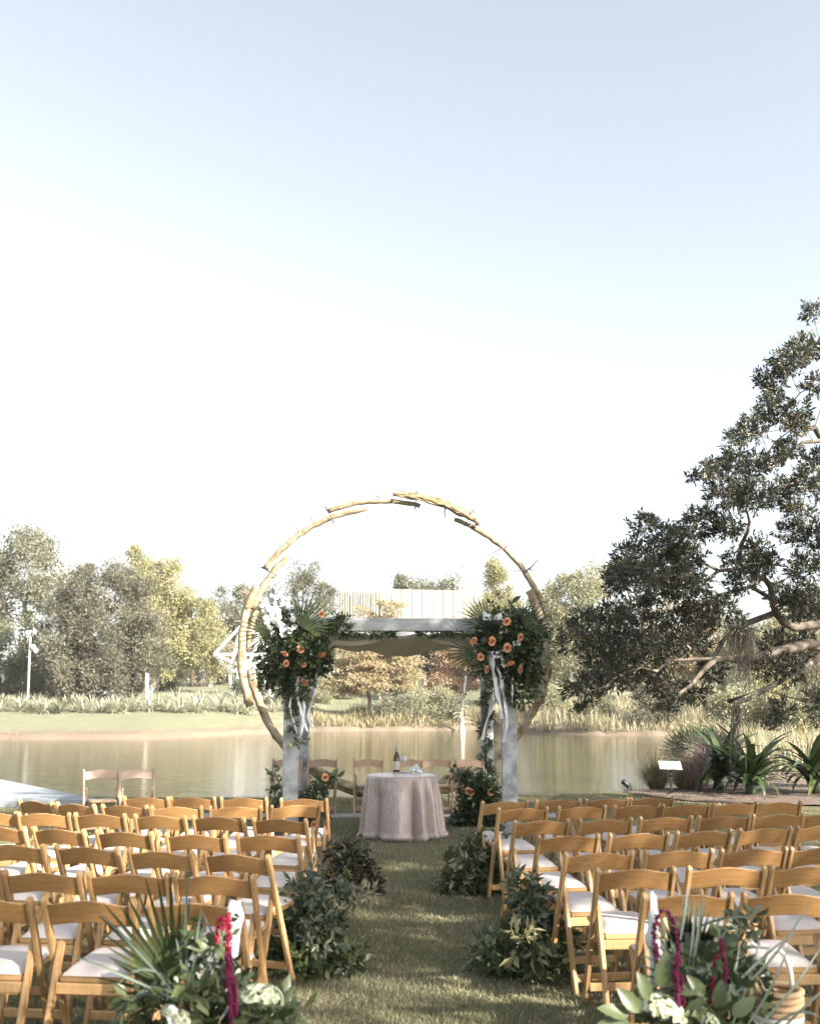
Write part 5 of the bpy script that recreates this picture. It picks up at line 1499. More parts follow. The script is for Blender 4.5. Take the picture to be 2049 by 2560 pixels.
# garland under the front beam
O = Vector((0, FY - .09, ZB_)); gar = empty('leaf_garland', O, 'thin leafy garland hanging along the underside of the front beam', 'garland')
bl_ = [(at_y(u, 1584 + 3 * math.sin(u * .3), FY - .05), 2.5 * FY / FPX) for u in list(range(850, 910, 8)) + list(range(925, 990, 7)) + list(range(1040, 1060, 8)) + list(range(1075, 1190, 9))]
leafy('foliage', 'leaf_dark', gar, bl_, 4000, .022, 67, O, elong=2.2, droop=.9)
# flowers at the foot of the posts
p = at_z(1195, 2066, 0); O = Vector((p.x, p.y + .1, 0)); t = empty('flower_arrangement', O, 'dark leafy floral mound with peach roses at the foot of the vine-wrapped post', 'flowers')
bl_ = [(at_y(u, v_, O.y - .05), r_ * O.y / FPX) for u, v_, r_ in [(1195, 2035, 34), (1170, 2045, 28), (1215, 2040, 30), (1200, 2000, 30), (1225, 1990, 22), (1180, 1990, 22), (1155, 2055, 18), (1205, 1960, 16), (1160, 1935, 10), (1140, 1937, 8), (1178, 1945, 10)]]
leafy('foliage', 'leaf_dark', t, bl_, 4600, .05, 68, O, elong=1.9)
for u, v_ in [(1178, 1982), (1226, 1980), (1170, 1978)]: flower(ROSE, 'rose', t, O, at_y(u, v_, O.y - .2), 1.0, .5, rnd)
p = at_y(800, 1990, 13.0); O = Vector((p.x, 13.1, 0)); t = empty('flower_arrangement', O, 'loose sprigs with pale peach roses at the foot of the post nearer the landing', 'flowers')
bl_ = [(at_y(u, v_, 13.05), r_ * 13 / FPX) for u, v_, r_ in [(790, 1985, 18), (800, 1960, 14), (820, 1945, 12), (838, 1940, 9), (690, 1960, 8), (692, 1985, 12), (688, 1930, 7), (720, 2000, 18), (760, 2010, 24), (700, 2020, 25), (740, 2040, 30), (780, 2030, 24)]]
leafy('foliage', 'leaf_bush', t, bl_, 4200, .04, 69, O, elong=1.7)
for u, v_ in [(813, 1944), (736, 1988), (786, 2062)]: flower(ROSE, 'rose', t, O, at_y(u, v_, 12.9), 1.0, .5, rnd)

# ------------------------------------------------------------------ branch ring
RY = 16.7; RC = at_y(988, 1612, RY); KR = RY / FPX
ring = empty('branch_ring', (RC.x, RY, 0), 'huge round ring of peeled logs and branches behind the canopy', 'arch')
def on_ring(deg, rpx, dy=0.):
    a_ = R(deg); return Vector((math.sin(a_) * rpx * KR, dy, RC.z + math.cos(a_) * rpx * KR))
rl = random.Random(8)
def log(a0, a1, r0, r1, th0, th1, dy, mat='bark_log', jag=False):
    n_ = max(8, int(abs(a1 - a0) / 2.2)); pts_ = []; rad = []
    for i in range(n_ + 1):
        f = i / n_; pts_.append(on_ring(a0 + (a1 - a0) * f, r0 + (r1 - r0) * f + rl.uniform(-1.6, 1.6), dy + rl.uniform(-.01, .01)))
        k = rl.uniform(.93, 1.08) * (1.2 if rl.random() < .07 else 1)
        if jag: k *= .35 + .65 * min(1, math.sin(PI * min(max(f, .04), .96)) * 1.9)
        rad.append((th0 + (th1 - th0) * f) * .42 * KR * k)
    m_ = MB(); m_.tube(pts_, rad, 12, jitter=.05 if not jag else .22, rnd=rl)
    return m_.build('log', M[mat], ring, smooth=not jag)
log(-1, 35, 382, 372, 22, 26, -.06, 'bark_rough', True)
log(1, 33, 374, 370, 14, 16, -.14, 'bark_rough', True)
log(-27, 10, 380, 358, 15, 14, .02)
log(-60, -12, 380, 352, 19, 17, -.04)
log(-51, -76, 352, 372, 18, 26, .04)
log(-67, -113, 378, 388, 22, 26, -.06)
log(-76, -92, 362, 372, 18, 14, .12)
log(-100, -166, 366, 376, 26, 22, .05)
log(-140, -215, 356, 380, 22, 24, -.08)
log(25, 80, 352, 388, 13, 20, .06)
log(68, 112, 360, 384, 24, 24, -.10)
log(84, 110, 372, 366, 22, 18, .10)
log(97, 168, 384, 366, 24, 22, .05)
log(150, 196, 350, 378, 20, 22, .10)
for u0, v0, u1, v1, w_ in [(782, 1303, 778, 1269, 3), (743, 1326, 735, 1313, 3), (826, 1296, 830, 1309, 3), (945, 1240, 935, 1227, 3), (980, 1250, 978, 1264, 3), (1113, 1276, 1112, 1294, 3.5), (1185, 1314, 1172, 1316, 4), (1262, 1370, 1217, 1391, 4), (1316, 1425, 1343, 1400, 3.5), (1310, 1427, 1283, 1430, 3), (1315, 1427, 1334, 1428, 3), (612, 1560, 585, 1552, 5), (605, 1622, 562, 1615, 5), (615, 1622, 635, 1622, 4), (622, 1490, 598, 1478, 6), (1250, 1890, 1256, 1897, 4), (1345, 1520, 1320, 1500, 5), (1000, 1226, 985, 1222, 3)]:
    A_, B2 = at_y(u0, v0, RY - .05) - ring.location, at_y(u1, v1, RY - .05 - rl.uniform(-.1, .15)) - ring.location
    A_ = A_ + (A_ - B2).normalized() * .05
    C_ = (A_ + B2) / 2 + Vector((rl.uniform(-.03, .03), 0, rl.uniform(-.03, .03)))
    m = MB(); m.tube([A_, C_, B2], [w_ * KR * .6, w_ * KR * .5, w_ * KR * .3], 5); m.build('twig', M['twig'], ring)
for a_ in (-60, -27, -76, -102, -146, 8, 30, 74, 108, 152):
    c = on_ring(a_, 370); tn = Vector((math.cos(R(a_)), 0, -math.sin(R(a_))))
    m = MB(); pts_ = []
    nr = Vector((math.sin(R(a_)), 0, math.cos(R(a_))))
    for i in range(13):
        b2 = 2 * PI * i / 12; pts_.append(c + nr * math.cos(b2) * .16 + Vector((0, 1, 0)) * math.sin(b2) * .15 + tn * .01 * math.sin(b2 * 2))
    m.tube(pts_, .006, 5, caps=False); m.build('tie_wire', M['dark_metal'], ring)

# ------------------------------------------------------------------ table, cloth and what stands on it
pt = at_z(1003, 1937, .76)
TX, TY = pt.x, pt.y
t = empty('round_table', (TX, TY, 0), 'small round table hidden under the blush cloth', 'table')
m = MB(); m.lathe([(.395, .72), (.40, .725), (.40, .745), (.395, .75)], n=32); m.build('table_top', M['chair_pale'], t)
m = MB(); m.lathe([(.22, .0), (.22, .03), (.05, .05), (.04, .70), (.12, .72)], n=16); m.build('pedestal', M['dark_metal'], t, smooth=True)
V = []; F = []; nth = 220; nz = 34
ph = [(5, .022, .4), (8, .034, 2.1), (13, .026, 4.0), (21, .010, 1.0)]
for j in range(nz + 1):
    tt = j / nz
    for i in range(nth):
        a_ = 2 * PI * i / nth
        aw = a_ + .16 * math.sin(2 * a_ + .7) + .10 * math.sin(3 * a_ + 2) + .05 * math.sin(7 * a_)
        f = .215 * (abs(math.cos(5.5 * aw + .4)) ** .62 - .80) + .020 * math.cos(17 * aw + 3 * math.sin(a_)); f *= .8 + .35 * math.sin(3 * a_ + 1)
        if tt < .12: r_, z = .412 * (tt / .12), .762
        elif tt < .16:
            g = (tt - .12) / .04 * PI / 2; r_, z = .412 + .012 * math.sin(g), .762 - .012 * (1 - math.cos(g))
        else:
            g = (tt - .16) / .84; z = .75 * (1 - g) + .012 + .010 * math.sin(3 * a_ + 1) * g
            r_ = .424 + .078 * g ** .8 + f * min(1, g * 3.2) * (.55 + .6 * g)
            if g > .9: r_ += .03 * math.sin((g - .9) / .1 * PI * .9) - .06 * ((g - .9) / .1) ** 2 * (.5 + .5 * math.sin(7 * a_))
        V.append((r_ * math.cos(a_), r_ * math.sin(a_), max(z, .008)))
for j in range(nz):
    for i in range(nth):
        i2 = (i + 1) % nth; F.append((j * nth + i, j * nth + i2, (j + 1) * nth + i2, (j + 1) * nth + i))
m = MB(); m.add(V, F); o = m.build('tablecloth', M['cloth'], None, smooth=True, loc=(TX, TY, 0))
tag(o, 'floor-length blush silk cloth with deep folds on the round table', 'tablecloth')
ZTAB = .763
p = at_z(990.6, 1932, ZTAB)
t = empty('wine_bottle', (p.x, p.y, ZTAB), 'dark amber wine bottle with a cream label and grey foil on the table', 'bottle')
m = MB(); m.lathe([(.028, 0), (.039, .004), (.041, .02), (.041, .185), (.036, .21), (.020, .245), (.0155, .26), (.0155, .29)], n=24); m.build('body', M['bottle'], t, smooth=True)
m = MB(); m.lathe([(.0165, .262), (.0165, .318), (.018, .32), (.018, .333), (.014, .335)], n=18); m.build('foil', M['grey_metal'], t, smooth=True)
m = MB(); V = []; F = []
for i in range(15):
    a_ = R(-90 - 75 + 150 * i / 14); V += [(.0418 * math.cos(a_), .0418 * math.sin(a_), .04), (.0418 * math.cos(a_), .0418 * math.sin(a_), .145)]
for i in range(14): F.append((i * 2, i * 2 + 2, i * 2 + 3, i * 2 + 1))
m.add(V, F); lb = m.build('label', M['cushion'], t, smooth=True)
m = MB()
for z in (.062, .07, .125):
    for i in range(6):
        a_ = R(-90 - 30 + 60 * i / 5); m.box((.0424 * math.cos(a_), .0424 * math.sin(a_), z), (.007, .001, .003), Matrix.Rotation(a_ + PI / 2, 3, 'Z'))
m.build('label_print', M['print'], lb)
p = at_z(1009.6, 1929, ZTAB)
t = empty('wine_glass', (p.x, p.y, ZTAB), 'stemmed wine glass of cloudy glass beside the bottle', 'glass')
m = MB(); m.lathe([(.034, 0), (.034, .003), (.006, .008), (.0045, .02)], n=20); m.build('foot', M['glass'], t, smooth=True)
m = MB(); m.lathe([(.0045, .018), (.0045, .10), (.008, .105)], n=10); m.build('stem', M['glass'], t, smooth=True)
m = MB(); V = []; F = []
prof = [(.006, .103), (.028, .118), (.038, .145), (.037, .175), (.031, .205), (.0295, .205), (.035, .175), (.036, .146), (.026, .121), (.003, .109)]
m.lathe(prof, n=22); m.build('bowl', M['glass'], t, smooth=True)
p = at_z(1003, 1933, ZTAB)
t = empty('prayer_book', (p.x, p.y - .02, ZTAB), 'small flat mauve booklet lying between bottle and napkin', 'book', rz=R(12))
m = MB(); m.box((0, 0, .006), (.20, .13, .008)); m.build('pages', M['cushion'], t)
m = MB(); m.box((0, 0, .0125), (.206, .136, .004)); m.build('cover', mat_plain('mauve', (.26, .23, .30), rough=.6), t)
p = at_z(1037, 1933, ZTAB)
rn2 = np.random.default_rng(4)
V = []; F = []; n = 26
for j in range(n + 1):
    for i in range(n + 1):
        fx, fy = i / n * 2 - 1, j / n * 2 - 1
        h = .055 * math.exp(-1.6 * (fx * fx + fy * fy)) * (1 + .6 * math.sin(fx * 7 + fy * 4)) + .03 * abs(math.sin(fx * 4.2 - fy * 6 + 1)) * max(0, 1 - fx * fx) + (.055 * max(0, fx - .25) ** 1.2 * max(0, 1 - 2 * fy * fy))
        V.append((fx * .085 + .012 * math.sin(fy * 9), fy * .06 + .008 * math.sin(fx * 8), max(.002, h)))
for j in range(n):
    for i in range(n): a_ = j * (n + 1) + i; F.append((a_, a_ + 1, a_ + n + 2, a_ + n + 1))
m = MB(); m.add(V, F); o = m.build('napkin', M['ribbon'], None, smooth=True, loc=(p.x, p.y, ZTAB + .001)); tag(o, 'crumpled white napkin on the table beside the wine glass', 'napkin')
sd = o.modifiers.new('s', 'SOLIDIFY'); sd.thickness = .003; sd.offset = 1

# ------------------------------------------------------------------ aisle greenery
def mound(u, v_, label, mat, blobs, seed, per=3000, leaf=.05, extra=None, dy=.12):
    p_ = at_z(u, v_, 0); O_ = Vector((p_.x, p_.y + dy, 0)); t_ = empty('greenery_mound', O_, label, 'greenery', 'leafy mounds along the aisle')
    bb = [(at_y(a_, b2, O_.y + d), .74 * r_ * O_.y / FPX) for a_, b2, r_, d in blobs]
    leafy('foliage', mat, t_, bb, per * 1.1, leaf, seed, O_, elong=1.6, shell=.85)
    if extra:
        for mt, b3, per_, lf in extra: leafy('sprigs', mt, t_, [(at_y(a_, b2, O_.y + d), r_ * O_.y / FPX) for a_, b2, r_, d in b3], per_, lf, seed + 1, O_, elong=2.0)
    return t_
mound(790, 2440, 'glossy green leafy mound beside the second-last row, landing side', 'leaf_bush', [(770, 2380, 70, 0), (720, 2390, 55, 0), (830, 2390, 60, 0), (770, 2310, 65, 0), (800, 2300, 50, .1), (740, 2300, 45, 0), (860, 2420, 45, -.1), (690, 2420, 40, 0), (880, 2390, 28, -.1), (770, 2420, 60, -.12), (760, 2230, 26, .05), (790, 2250, 28, 0)], 81, 4200, .043,
      [('leaf_sage', [(770, 2280, 45, -.1), (800, 2330, 40, -.15), (760, 2205, 14, 0), (770, 2185, 10, 0), (850, 2240, 18, 0), (840, 2220, 12, 0), (735, 2250, 26, -.05)], 2600, .036), ('leaf_pale', [(900, 2240, 12, 0), (920, 2232, 9, 0), (880, 2252, 10, 0)], 3000, .036)])
mound(875, 2240, 'dark purplish leafy mound beside the front rows, landing side', 'leaf_purple', [(880, 2190, 45, 0), (840, 2190, 38, 0), (920, 2205, 36, 0), (870, 2150, 42, .05), (850, 2130, 30, .05), (900, 2160, 34, 0), (940, 2222, 22, 0), (870, 2215, 40, -.05), (868, 2110, 14, .05), (900, 2115, 12, .05)], 83, 5000, .038, [('leaf_bush', [(850, 2170, 26, -.1), (885, 2140, 22, -.05)], 2400, .038)])
mound(1180, 2240, 'bright green leafy mound beside the front rows, oak side', 'leaf_bush', [(1180, 2190, 52, 0), (1220, 2190, 45, 0), (1135, 2205, 40, 0), (1150, 2150, 40, 0), (1190, 2130, 42, .05), (1230, 2150, 34, .05), (1110, 2220, 26, 0), (1200, 2215, 44, -.08), (1255, 2100, 16, .1), (1262, 2080, 12, .1), (1245, 2200, 30, 0)], 85, 4600, .040, [('leaf_pale', [(1175, 2160, 20, -.12), (1150, 2190, 16, -.12)], 2200, .038)])
mound(1325, 2450, 'dark green leafy mound beside the second-last row, oak side', 'leaf_bush', [(1330, 2390, 75, 0), (1290, 2400, 60, 0), (1380, 2390, 60, 0), (1330, 2310, 60, .05), (1370, 2330, 50, 0), (1240, 2400, 45, -.05), (1210, 2390, 28, 0), (1400, 2420, 45, -.05), (1320, 2260, 40, .1), (1300, 2220, 24, .1), (1350, 2430, 55, -.15), (1270, 2350, 40, 0)], 87, 4200, .043, [('leaf_sage', [(1310, 2230, 30, 0), (1330, 2270, 30, -.05), (1220, 2370, 20, 0), (1345, 2240, 18, 0)], 2600, .036), ('leaf_yellow', [(1300, 2360, 26, -.2), (1340, 2360, 20, -.2)], 900, .040)])

# ------------------------------------------------------------------ low arrangements beside the last row
def hydrangea(seed):
    r = np.random.default_rng(seed); L_ = Leaves(); n_ = 130
    d = unit(r.normal(size=(n_, 3)) + [0, -.2, .4]); d[:, 2] = np.abs(d[:, 2]) * .9 - .15
    C = unit(d) * .075 * np.array([1.1, 1.1, .75])
    up = unit(d); a_ = unit(np.cross(up, r.normal(size=up.shape))); b2 = np.cross(up, a_)
    for k in range(4):
        dr = a_ * math.cos(k * PI / 2) + b2 * math.sin(k * PI / 2)
        L_.put(C, dr + up * .35, .017, .016, N=up, tint=r.random(n_), r=r, wide=.6, fold=.1)
    return L_.mesh('hydrangea', M['hydrangea'])
HYD = hydrangea(3)


def amaranth(parent, origin, pts, r0, r1, seed, mat='amaranth'):
    r = np.random.default_rng(seed)
    P = np.array([list(Vector(q_) - Vector(origin)) for q_ in pts]); m_ = MB()
    seg = np.linalg.norm(np.diff(P, axis=0), axis=1); cum = np.concatenate([[0], np.cumsum(seg)])
    n_ = int(cum[-1] / .0055)
    base = [Vector(v) for v in ((0, 0, 1), (.94, 0, -.33), (-.47, .82, -.33), (-.47, -.82, -.33))]
    for i in range(n_ * 3):
        s = r.random() * cum[-1]; c = np.array([np.interp(s, cum, P[:, k]) for k in range(3)])
        rad = r0 + (r1 - r0) * s / cum[-1]; rad *= .75 + .45 * math.sin(s * 90) ** 2
        d = r.normal(size=3); d /= np.linalg.norm(d); c = c + d * rad
        sz = r.uniform(.004, .008)
        q_ = Matrix.Rotation(r.random() * 6, 3, Vector(d))
        pts6 = [(1, 0, 0), (-1, 0, 0), (0, 1, 0), (0, -1, 0), (0, 0, 1), (0, 0, -1)]
        m_.add([Vector(c) + q_ @ Vector(v) * sz for v in pts6], [(0, 2, 4), (2, 1, 4), (1, 3, 4), (3, 0, 4), (2, 0, 5), (1, 2, 5), (3, 1, 5), (0, 3, 5)])
    m_.tube([tuple(q_) for q_ in P], r0 * .6, 5)
    return m_.build('amaranth_tassel', M[mat], parent)


def long_blades(parent, origin, lst, y, mat, w_=.012, seed=1):
    """single arching grass blades, each traced root to tip"""
    for k, (u0, v0, u1, v1, arch) in enumerate(lst):
        A_, B2 = at_y(u0, v0, y) - Vector(origin), at_y(u1, v1, y - .1 + .05 * (k % 5)) - Vector(origin)
        V = []; n_ = 10; s = (B2 - A_).cross(Vector((0, 1, 0))).normalized()
        for i in range(n_ + 1):
            f = i / n_; c = A_.lerp(B2, f) + Vector((0, -.03 * math.sin(f * PI), arch * 4 * f * (1 - f))); ww = w_ * (.5 + .9 * f - 1.38 * f ** 3) if f < 1 else .0005
            V += [tuple(c - s * ww), tuple(c + Vector((0, ww * .5, 0))), tuple(c + s * ww)]
        F = []
        for i in range(n_):
            for q_ in (0, 1): a_ = i * 3 + q_; F.append((a_, a_ + 3, a_ + 4, a_ + 1))
        obj('grass_blade', np_mesh('grass_blade', np.array(V), np.array(F), M[mat], np.full(len(V), random.random()), True), parent)


LY = 4.12
p = at_y(520, 2600, LY); O = Vector((p.x, LY, 0)); loA = empty('flower_arrangement', O, 'low palm, hydrangea and amaranth arrangement by the last row, landing side', 'flowers')
m = MB(); m.lathe([(.10, 0), (.13, .02), (.15, .2), (.145, .22)], n=18); m.build('pot', M['dark_metal'], loA, smooth=True)
bl_ = [(at_y(u, v_, LY + d), r_ * LY / FPX) for u, v_, r_, d in [(540, 2480, 70, 0), (500, 2540, 80, 0), (590, 2540, 75, 0), (560, 2420, 50, .05), (530, 2360, 35, .05), (430, 2540, 70, .05), (640, 2570, 60, 0), (520, 2620, 110, 0), (370, 2540, 45, .05), (680, 2560, 30, -.05), (540, 2700, 120, 0)]]
leafy('foliage', 'leaf_dark', loA, [(c, q_ * .8) for c, q_ in bl_], 1700, .042, 91, O)
bl_ = [(at_y(u, v_, LY - .1), r_ * LY / FPX) for u, v_, r_ in [(620, 2545, 40), (660, 2560, 30), (590, 2570, 40), (350, 2490, 18), (560, 2340, 20), (450, 2520, 30), (700, 2545, 20), (470, 2470, 40)]]
leafy('light_foliage', 'leaf_bush', loA, bl_, 1900, .05, 92, O)
FANL = fan_mesh('palm_leaf', M['palm'], 15, R(78), .47, .012, .05, .45, 73)
FANS = fan_mesh('palm_leaf', M['palm'], 9, R(80), .30, .010, .1, .35, 74)
fan(loA, O, at_y(440, 2475, LY - .05), -20, FANL, R(12), R(8))
fan(loA, O, at_y(430, 2490, LY + .05), -75, FANS, R(15))
long_blades(loA, O, [(450, 2500, 239, 2275, .03), (470, 2490, 470, 2155, .0), (440, 2500, 155, 2380, .02), (440, 2470, 270, 2500, .1), (420, 2500, 430, 2440, .0), (470, 2500, 512, 2310, .01), (480, 2490, 505, 2265, .0), (600, 2480, 500, 2268, .02), (430, 2480, 290, 2560, .07), (415, 2500, 250, 2620, .1), (600, 2470, 545, 2560, .0), (470, 2500, 440, 2345, .05), (610, 2440, 660, 2530, .0)], LY - .12, 'palm_blue', .007)
for u, v_, s in [(649, 2504, 1.05), (455, 2550, .55), (425, 2530, .4)]:
    o = obj('hydrangea', HYD, loA, at_y(u, v_, LY - .14) - O, (R(25), 0, s * 3)); o.scale = (s,) * 3
for k in range(7): flower(ORCH, 'white_bloom', loA, O, at_y(446 + rn.normal() * 14, 2552 + rn.normal() * 8, LY - .16), .7, .6, rnd)
amaranth(loA, O, [at_y(u, v_, LY - .2) for u, v_ in [(556, 2330), (562, 2295), (572, 2285), (572, 2330), (572, 2390)]], .007, .012, 1, 'amaranth_red')
amaranth(loA, O, [at_y(u, v_, LY - .2) for u, v_ in [(572, 2380), (574, 2430), (588, 2470), (590, 2540)]], .014, .006, 2)
amaranth(loA, O, [at_y(u, v_, LY - .22) for u, v_ in [(572, 2390), (570, 2450), (576, 2500), (578, 2590)]], .013, .006, 3)
amaranth(loA, O, [at_y(u, v_, LY - .18) for u, v_ in [(560, 2292), (546, 2300), (542, 2330), (544, 2360)]], .006, .005, 4, 'amaranth_red')
tr = empty('chair_ribbon', at_z(584, 2600, 0), 'white satin ribbon tied to the aisle chair in the last row, landing side', 'ribbon')
tr.location = Vector((at_y(584, 2300, LY + .12).x, LY + .12, .4))
ribbon(tr, tr.location, [at_y(u, v_, LY + .12) for u, v_ in [(585, 2250), (588, 2300), (578, 2370), (572, 2430), (560, 2480), (535, 2530), (512, 2600)]], .05, 'ribbon_tail', 31)
ribbon(tr, tr.location, [at_y(u, v_, LY + .16) for u, v_ in [(590, 2252), (594, 2320), (586, 2400), (592, 2480), (590, 2540)]], .04, 'ribbon_tail', 32)

p = at_y(1730, 2600, LY); O = Vector((p.x, LY, 0)); loB = empty('flower_arrangement', O, 'low blue-green fan palm and amaranth arrangement by the last row, oak side', 'flowers')
m = MB(); m.lathe([(.10, 0), (.13, .02), (.15, .2), (.145, .22)], n=18); m.build('pot', M['dark_metal'], loB, smooth=True)
bl_ = [(at_y(u, v_, LY + d), r_ * LY / FPX) for u, v_, r_, d in [(1720, 2530, 70, 0), (1780, 2520, 60, 0), (1660, 2570, 60, 0), (1800, 2460, 45, .02), (1850, 2500, 50, .05), (1760, 2620, 120, 0), (1600, 2560, 40, 0), (1890, 2570, 50, .05), (1790, 2400, 30, 0), (1760, 2700, 120, 0), (1860, 2420, 26, .05)]]
leafy('foliage', 'leaf_dark', loB, [(c, q_ * .78) for c, q_ in bl_], 1500, .042, 93, O)
bl_ = [(at_y(u, v_, LY - .1), r_ * LY / FPX) for u, v_, r_ in [(1760, 2535, 30), (1810, 2530, 26), (1780, 2400, 20), (1775, 2430, 20), (1690, 2570, 30), (1640, 2580, 30)]]
leafy('light_foliage', 'leaf_bush', loB, bl_, 1900, .05, 94, O)
leafy('sage_sprig', 'leaf_sage', loB, [(at_y(u, v_, LY), r_ * LY / FPX) for u, v_, r_ in [(1862, 2320, 14), (1852, 2350, 18), (1845, 2385, 18), (1850, 2420, 16)]], 2600, .032, 95, O, elong=1.8)
FANB = fan_mesh('palm_leaf', M['palm_blue'], 18, R(78), .34, .016, .05, .72, 75)
fan(loB, O, at_y(1722, 2462, LY - .03), 2, FANB, R(10))
FANB2 = fan_mesh('palm_leaf', M['palm_blue'], 12, R(120), .24, .010, .1, .4, 76)
fan(loB, O, at_y(1722, 2460, LY - .06), -62, FANB2, R(14)); fan(loB, O, at_y(1730, 2455, LY - .06), 55, FANB2, R(14))
long_blades(loB, O, [(1725, 2440, 1752, 2222, .0), (1715, 2440, 1735, 2250, .0), (1831, 2490, 2034, 2235, -.02), (1820, 2480, 1990, 2330, .03), (1700, 2350, 1718, 2210, .02), (1650, 2480, 1662, 2330, .04), (1640, 2470, 1612, 2380, .08), (1800, 2540, 1850, 2350, .0), (1870, 2560, 1978, 2345, .0), (1890, 2570, 2049, 2370, .0), (1740, 2320, 1880, 2295, .025), (1900, 2600, 2070, 2560, .08), (1930, 2600, 2090, 2450, .03), (1830, 2560, 1900, 2330, .0)], LY - .12, 'palm_blue', .007)
for u0, v0, dx, dz, s in [(1650, 2470, .2, 1, .13), (1600, 2530, -.6, .7, .11), (1570, 2540, -.9, .4, .11), (1690, 2480, .8, .3, .10), (1790, 2520, .2, 1, .10), (1620, 2500, -.3, 1, .10), (1760, 2490, -.6, .8, .09), (1830, 2540, .6, .6, .10), (1715, 2545, .3, .5, .09), (1580, 2570, -.8, .2, .12)]:
    place_leaf(loB, at_y(u0, v0, LY - .2) - O, (dx, -.25, dz), (random.uniform(-.4, .5), -1, random.uniform(.2, .9)), broad_leaf(s * 1.1, s * .55, random.uniform(.25, .72), M['leaf_bush'], u0))
for u, v_, s in [(1653, 2532, 1.1), (1770, 2555, .5)]:
    o = obj('hydrangea', HYD, loB, at_y(u, v_, LY - .16) - O, (R(25), 0, s * 2)); o.scale = (s,) * 3
amaranth(loB, O, [at_y(u, v_, LY - .2) for u, v_ in [(1696, 2400), (1690, 2340), (1681, 2300), (1668, 2280), (1652, 2276), (1640, 2295), (1634, 2330), (1640, 2410)]], .004, .011, 5)
amaranth(loB, O, [at_y(u, v_, LY - .22) for u, v_ in [(1690, 2394), (1688, 2440), (1693, 2490), (1696, 2550)]], .014, .005, 6)
amaranth(loB, O, [at_y(u, v_, LY - .2) for u, v_ in [(1800, 2348), (1806, 2390), (1812, 2430), (1808, 2500)]], .012, .005, 7)
amaranth(loB, O, [at_y(u, v_, LY - .18) for u, v_ in [(1788, 2385), (1784, 2430), (1776, 2510)]], .005, .004, 8, 'amaranth_red')
amaranth(loB, O, [at_y(u, v_, LY - .2) for u, v_ in [(1702, 2440), (1706, 2500), (1708, 2560)]], .006, .005, 9)
tr = empty('chair_ribbon', (at_y(1626, 2300, LY + .1).x, LY + .1, .4), 'white satin ribbon tied to the aisle chair in the last row, oak side', 'ribbon')
ribbon(tr, tr.location, [at_y(u, v_, LY + .1) for u, v_ in [(1628, 2228), (1634, 2270), (1630, 2340), (1634, 2400), (1628, 2470), (1626, 2500)]], .045, 'ribbon_tail', 33, twist=.4)
# basket
p = at_y(1942, 2500, 4.3); zt = at_y(1942, 2467, 4.3).z
t = empty('basket', (p.x, 4.3, 0), 'striped woven basket with a white handle behind the grass blades, oak side', 'basket')
nb_ = 20; hh = zt / nb_
for k in range(nb_):
    r_ = .075 + .02 * k / nb_; m = MB(); pts_ = []
    for i in range(33):
        a_ = 2 * PI * i / 32; w_ = 1 + .025 * math.sin(a_ * 8 + (k % 2) * PI); pts_.append((r_ * w_ * math.cos(a_), r_ * w_ * math.sin(a_), hh * (k + .5)))
    m.tube(pts_, hh * .54, 6, caps=False); m.build('coil', M['basket_white'] if k % 6 in (2, 3) else M['basket'], t, smooth=True)
m = MB(); m.lathe([(.07, .0), (.075, .01), (.086, zt * .8), (.08, zt * .8)], n=20); m.build('lining', M['basket'], t, smooth=True)
m = MB(); pts_ = [(-.062 + .062 * (1 - math.cos(PI * i / 12)), 0, zt + .15 * math.sin(PI * i / 12) ** .8) for i in range(13)]; m.tube(pts_, .011, 7, jitter=.15, rnd=rl); m.build('handle', M['basket_white'], t, smooth=True)

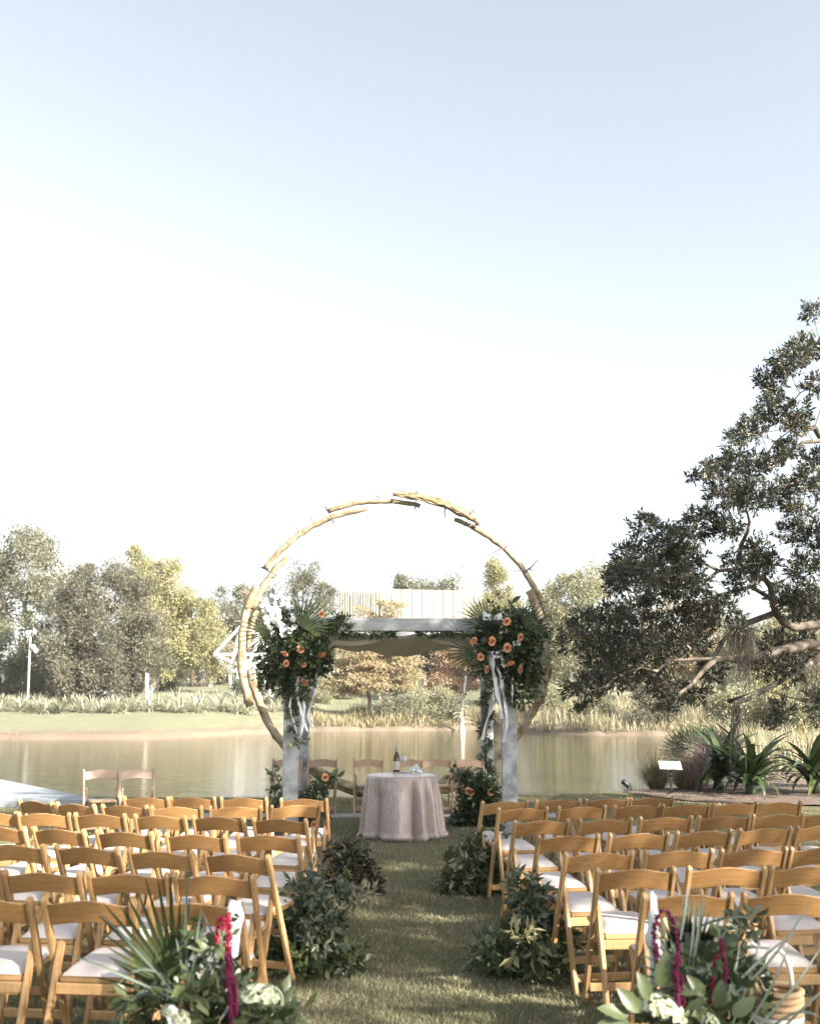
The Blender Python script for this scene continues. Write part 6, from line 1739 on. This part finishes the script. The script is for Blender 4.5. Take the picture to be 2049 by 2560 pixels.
# ------------------------------------------------------------------ lawn blades
rg = np.random.default_rng(100)
def lawn(n, x0, x1, y0, y1, hmin, hmax, w_):
    x = rg.uniform(x0, x1, n); y = y0 + (y1 - y0) * rg.random(n) ** 1.3
    ok = (y < np.interp(x, *YN) - .3) & ~((y > 14.5) & (y < 14.94)) & (np.abs(x) < .43 * y + .4)
    x, y = x[ok], y[ok]; n = len(x)
    D = np.stack([rg.normal(size=n) * .6, rg.normal(size=n) * .6, np.ones(n)], 1); D = unit(D)
    h = rg.uniform(hmin, hmax, n)[:, None]; s = unit(np.cross(D, rg.normal(size=(n, 3)))) * (w_ * rg.uniform(.6, 1.4, n))[:, None]
    P = np.stack([x, y, gz(x, y) - .003], 1)
    patch = .5 + .5 * np.sin(x * 2.1 + 1.3 * np.sin(y * 1.7)) * np.sin(y * 1.9 + x)
    t_ = np.clip(.55 * rg.random(n) + .4 * patch * rg.random(n) + .08, 0, 1)
    t_[rg.random(n) < .05] = 1.0
    return np.stack([P - s, P + s, P + D * h], 1).reshape(-1, 3), np.repeat(t_, 3)
parts = [lawn(260000, -2.2, 2.4, 4.0, 14.5, .018, .048, .0028), lawn(120000, -6, 6, 4.0, 14.5, .02, .05, .003), lawn(60000, -7, 6, 12.0, 19.5, .02, .05, .004)]
V = np.concatenate([q_[0] for q_ in parts]); tn = np.concatenate([q_[1] for q_ in parts])
tag(obj('lawn_grass', np_mesh('lawn_grass', V, np.arange(len(V)).reshape(-1, 3), M['lawn'], tn)), 'short mown grass with dry straw blades along the aisle', 'grass', kind='stuff')

# ------------------------------------------------------------------ air
hz = MB(); hz.box((0, 120, 8.5), (780, 420, 22))
hz = hz.build('haze', bpy.data.materials.new('haze'))
hm = hz.data.materials[0]; hm.use_nodes = True
hm.node_tree.nodes.remove(hm.node_tree.nodes['Principled BSDF'])
pv = hm.node_tree.nodes.new('ShaderNodeVolumePrincipled')
pv.inputs['Color'].default_value = (0.9, 0.9, 0.88, 1); pv.inputs['Density'].default_value = 0.0003
pv.inputs['Anisotropy'].default_value = 0.0
hm.node_tree.links.new(pv.outputs[0], hm.node_tree.nodes['Material Output'].inputs['Volume'])
tag(hz, 'thin pale air over the pond and the far bank', 'haze', kind='stuff')
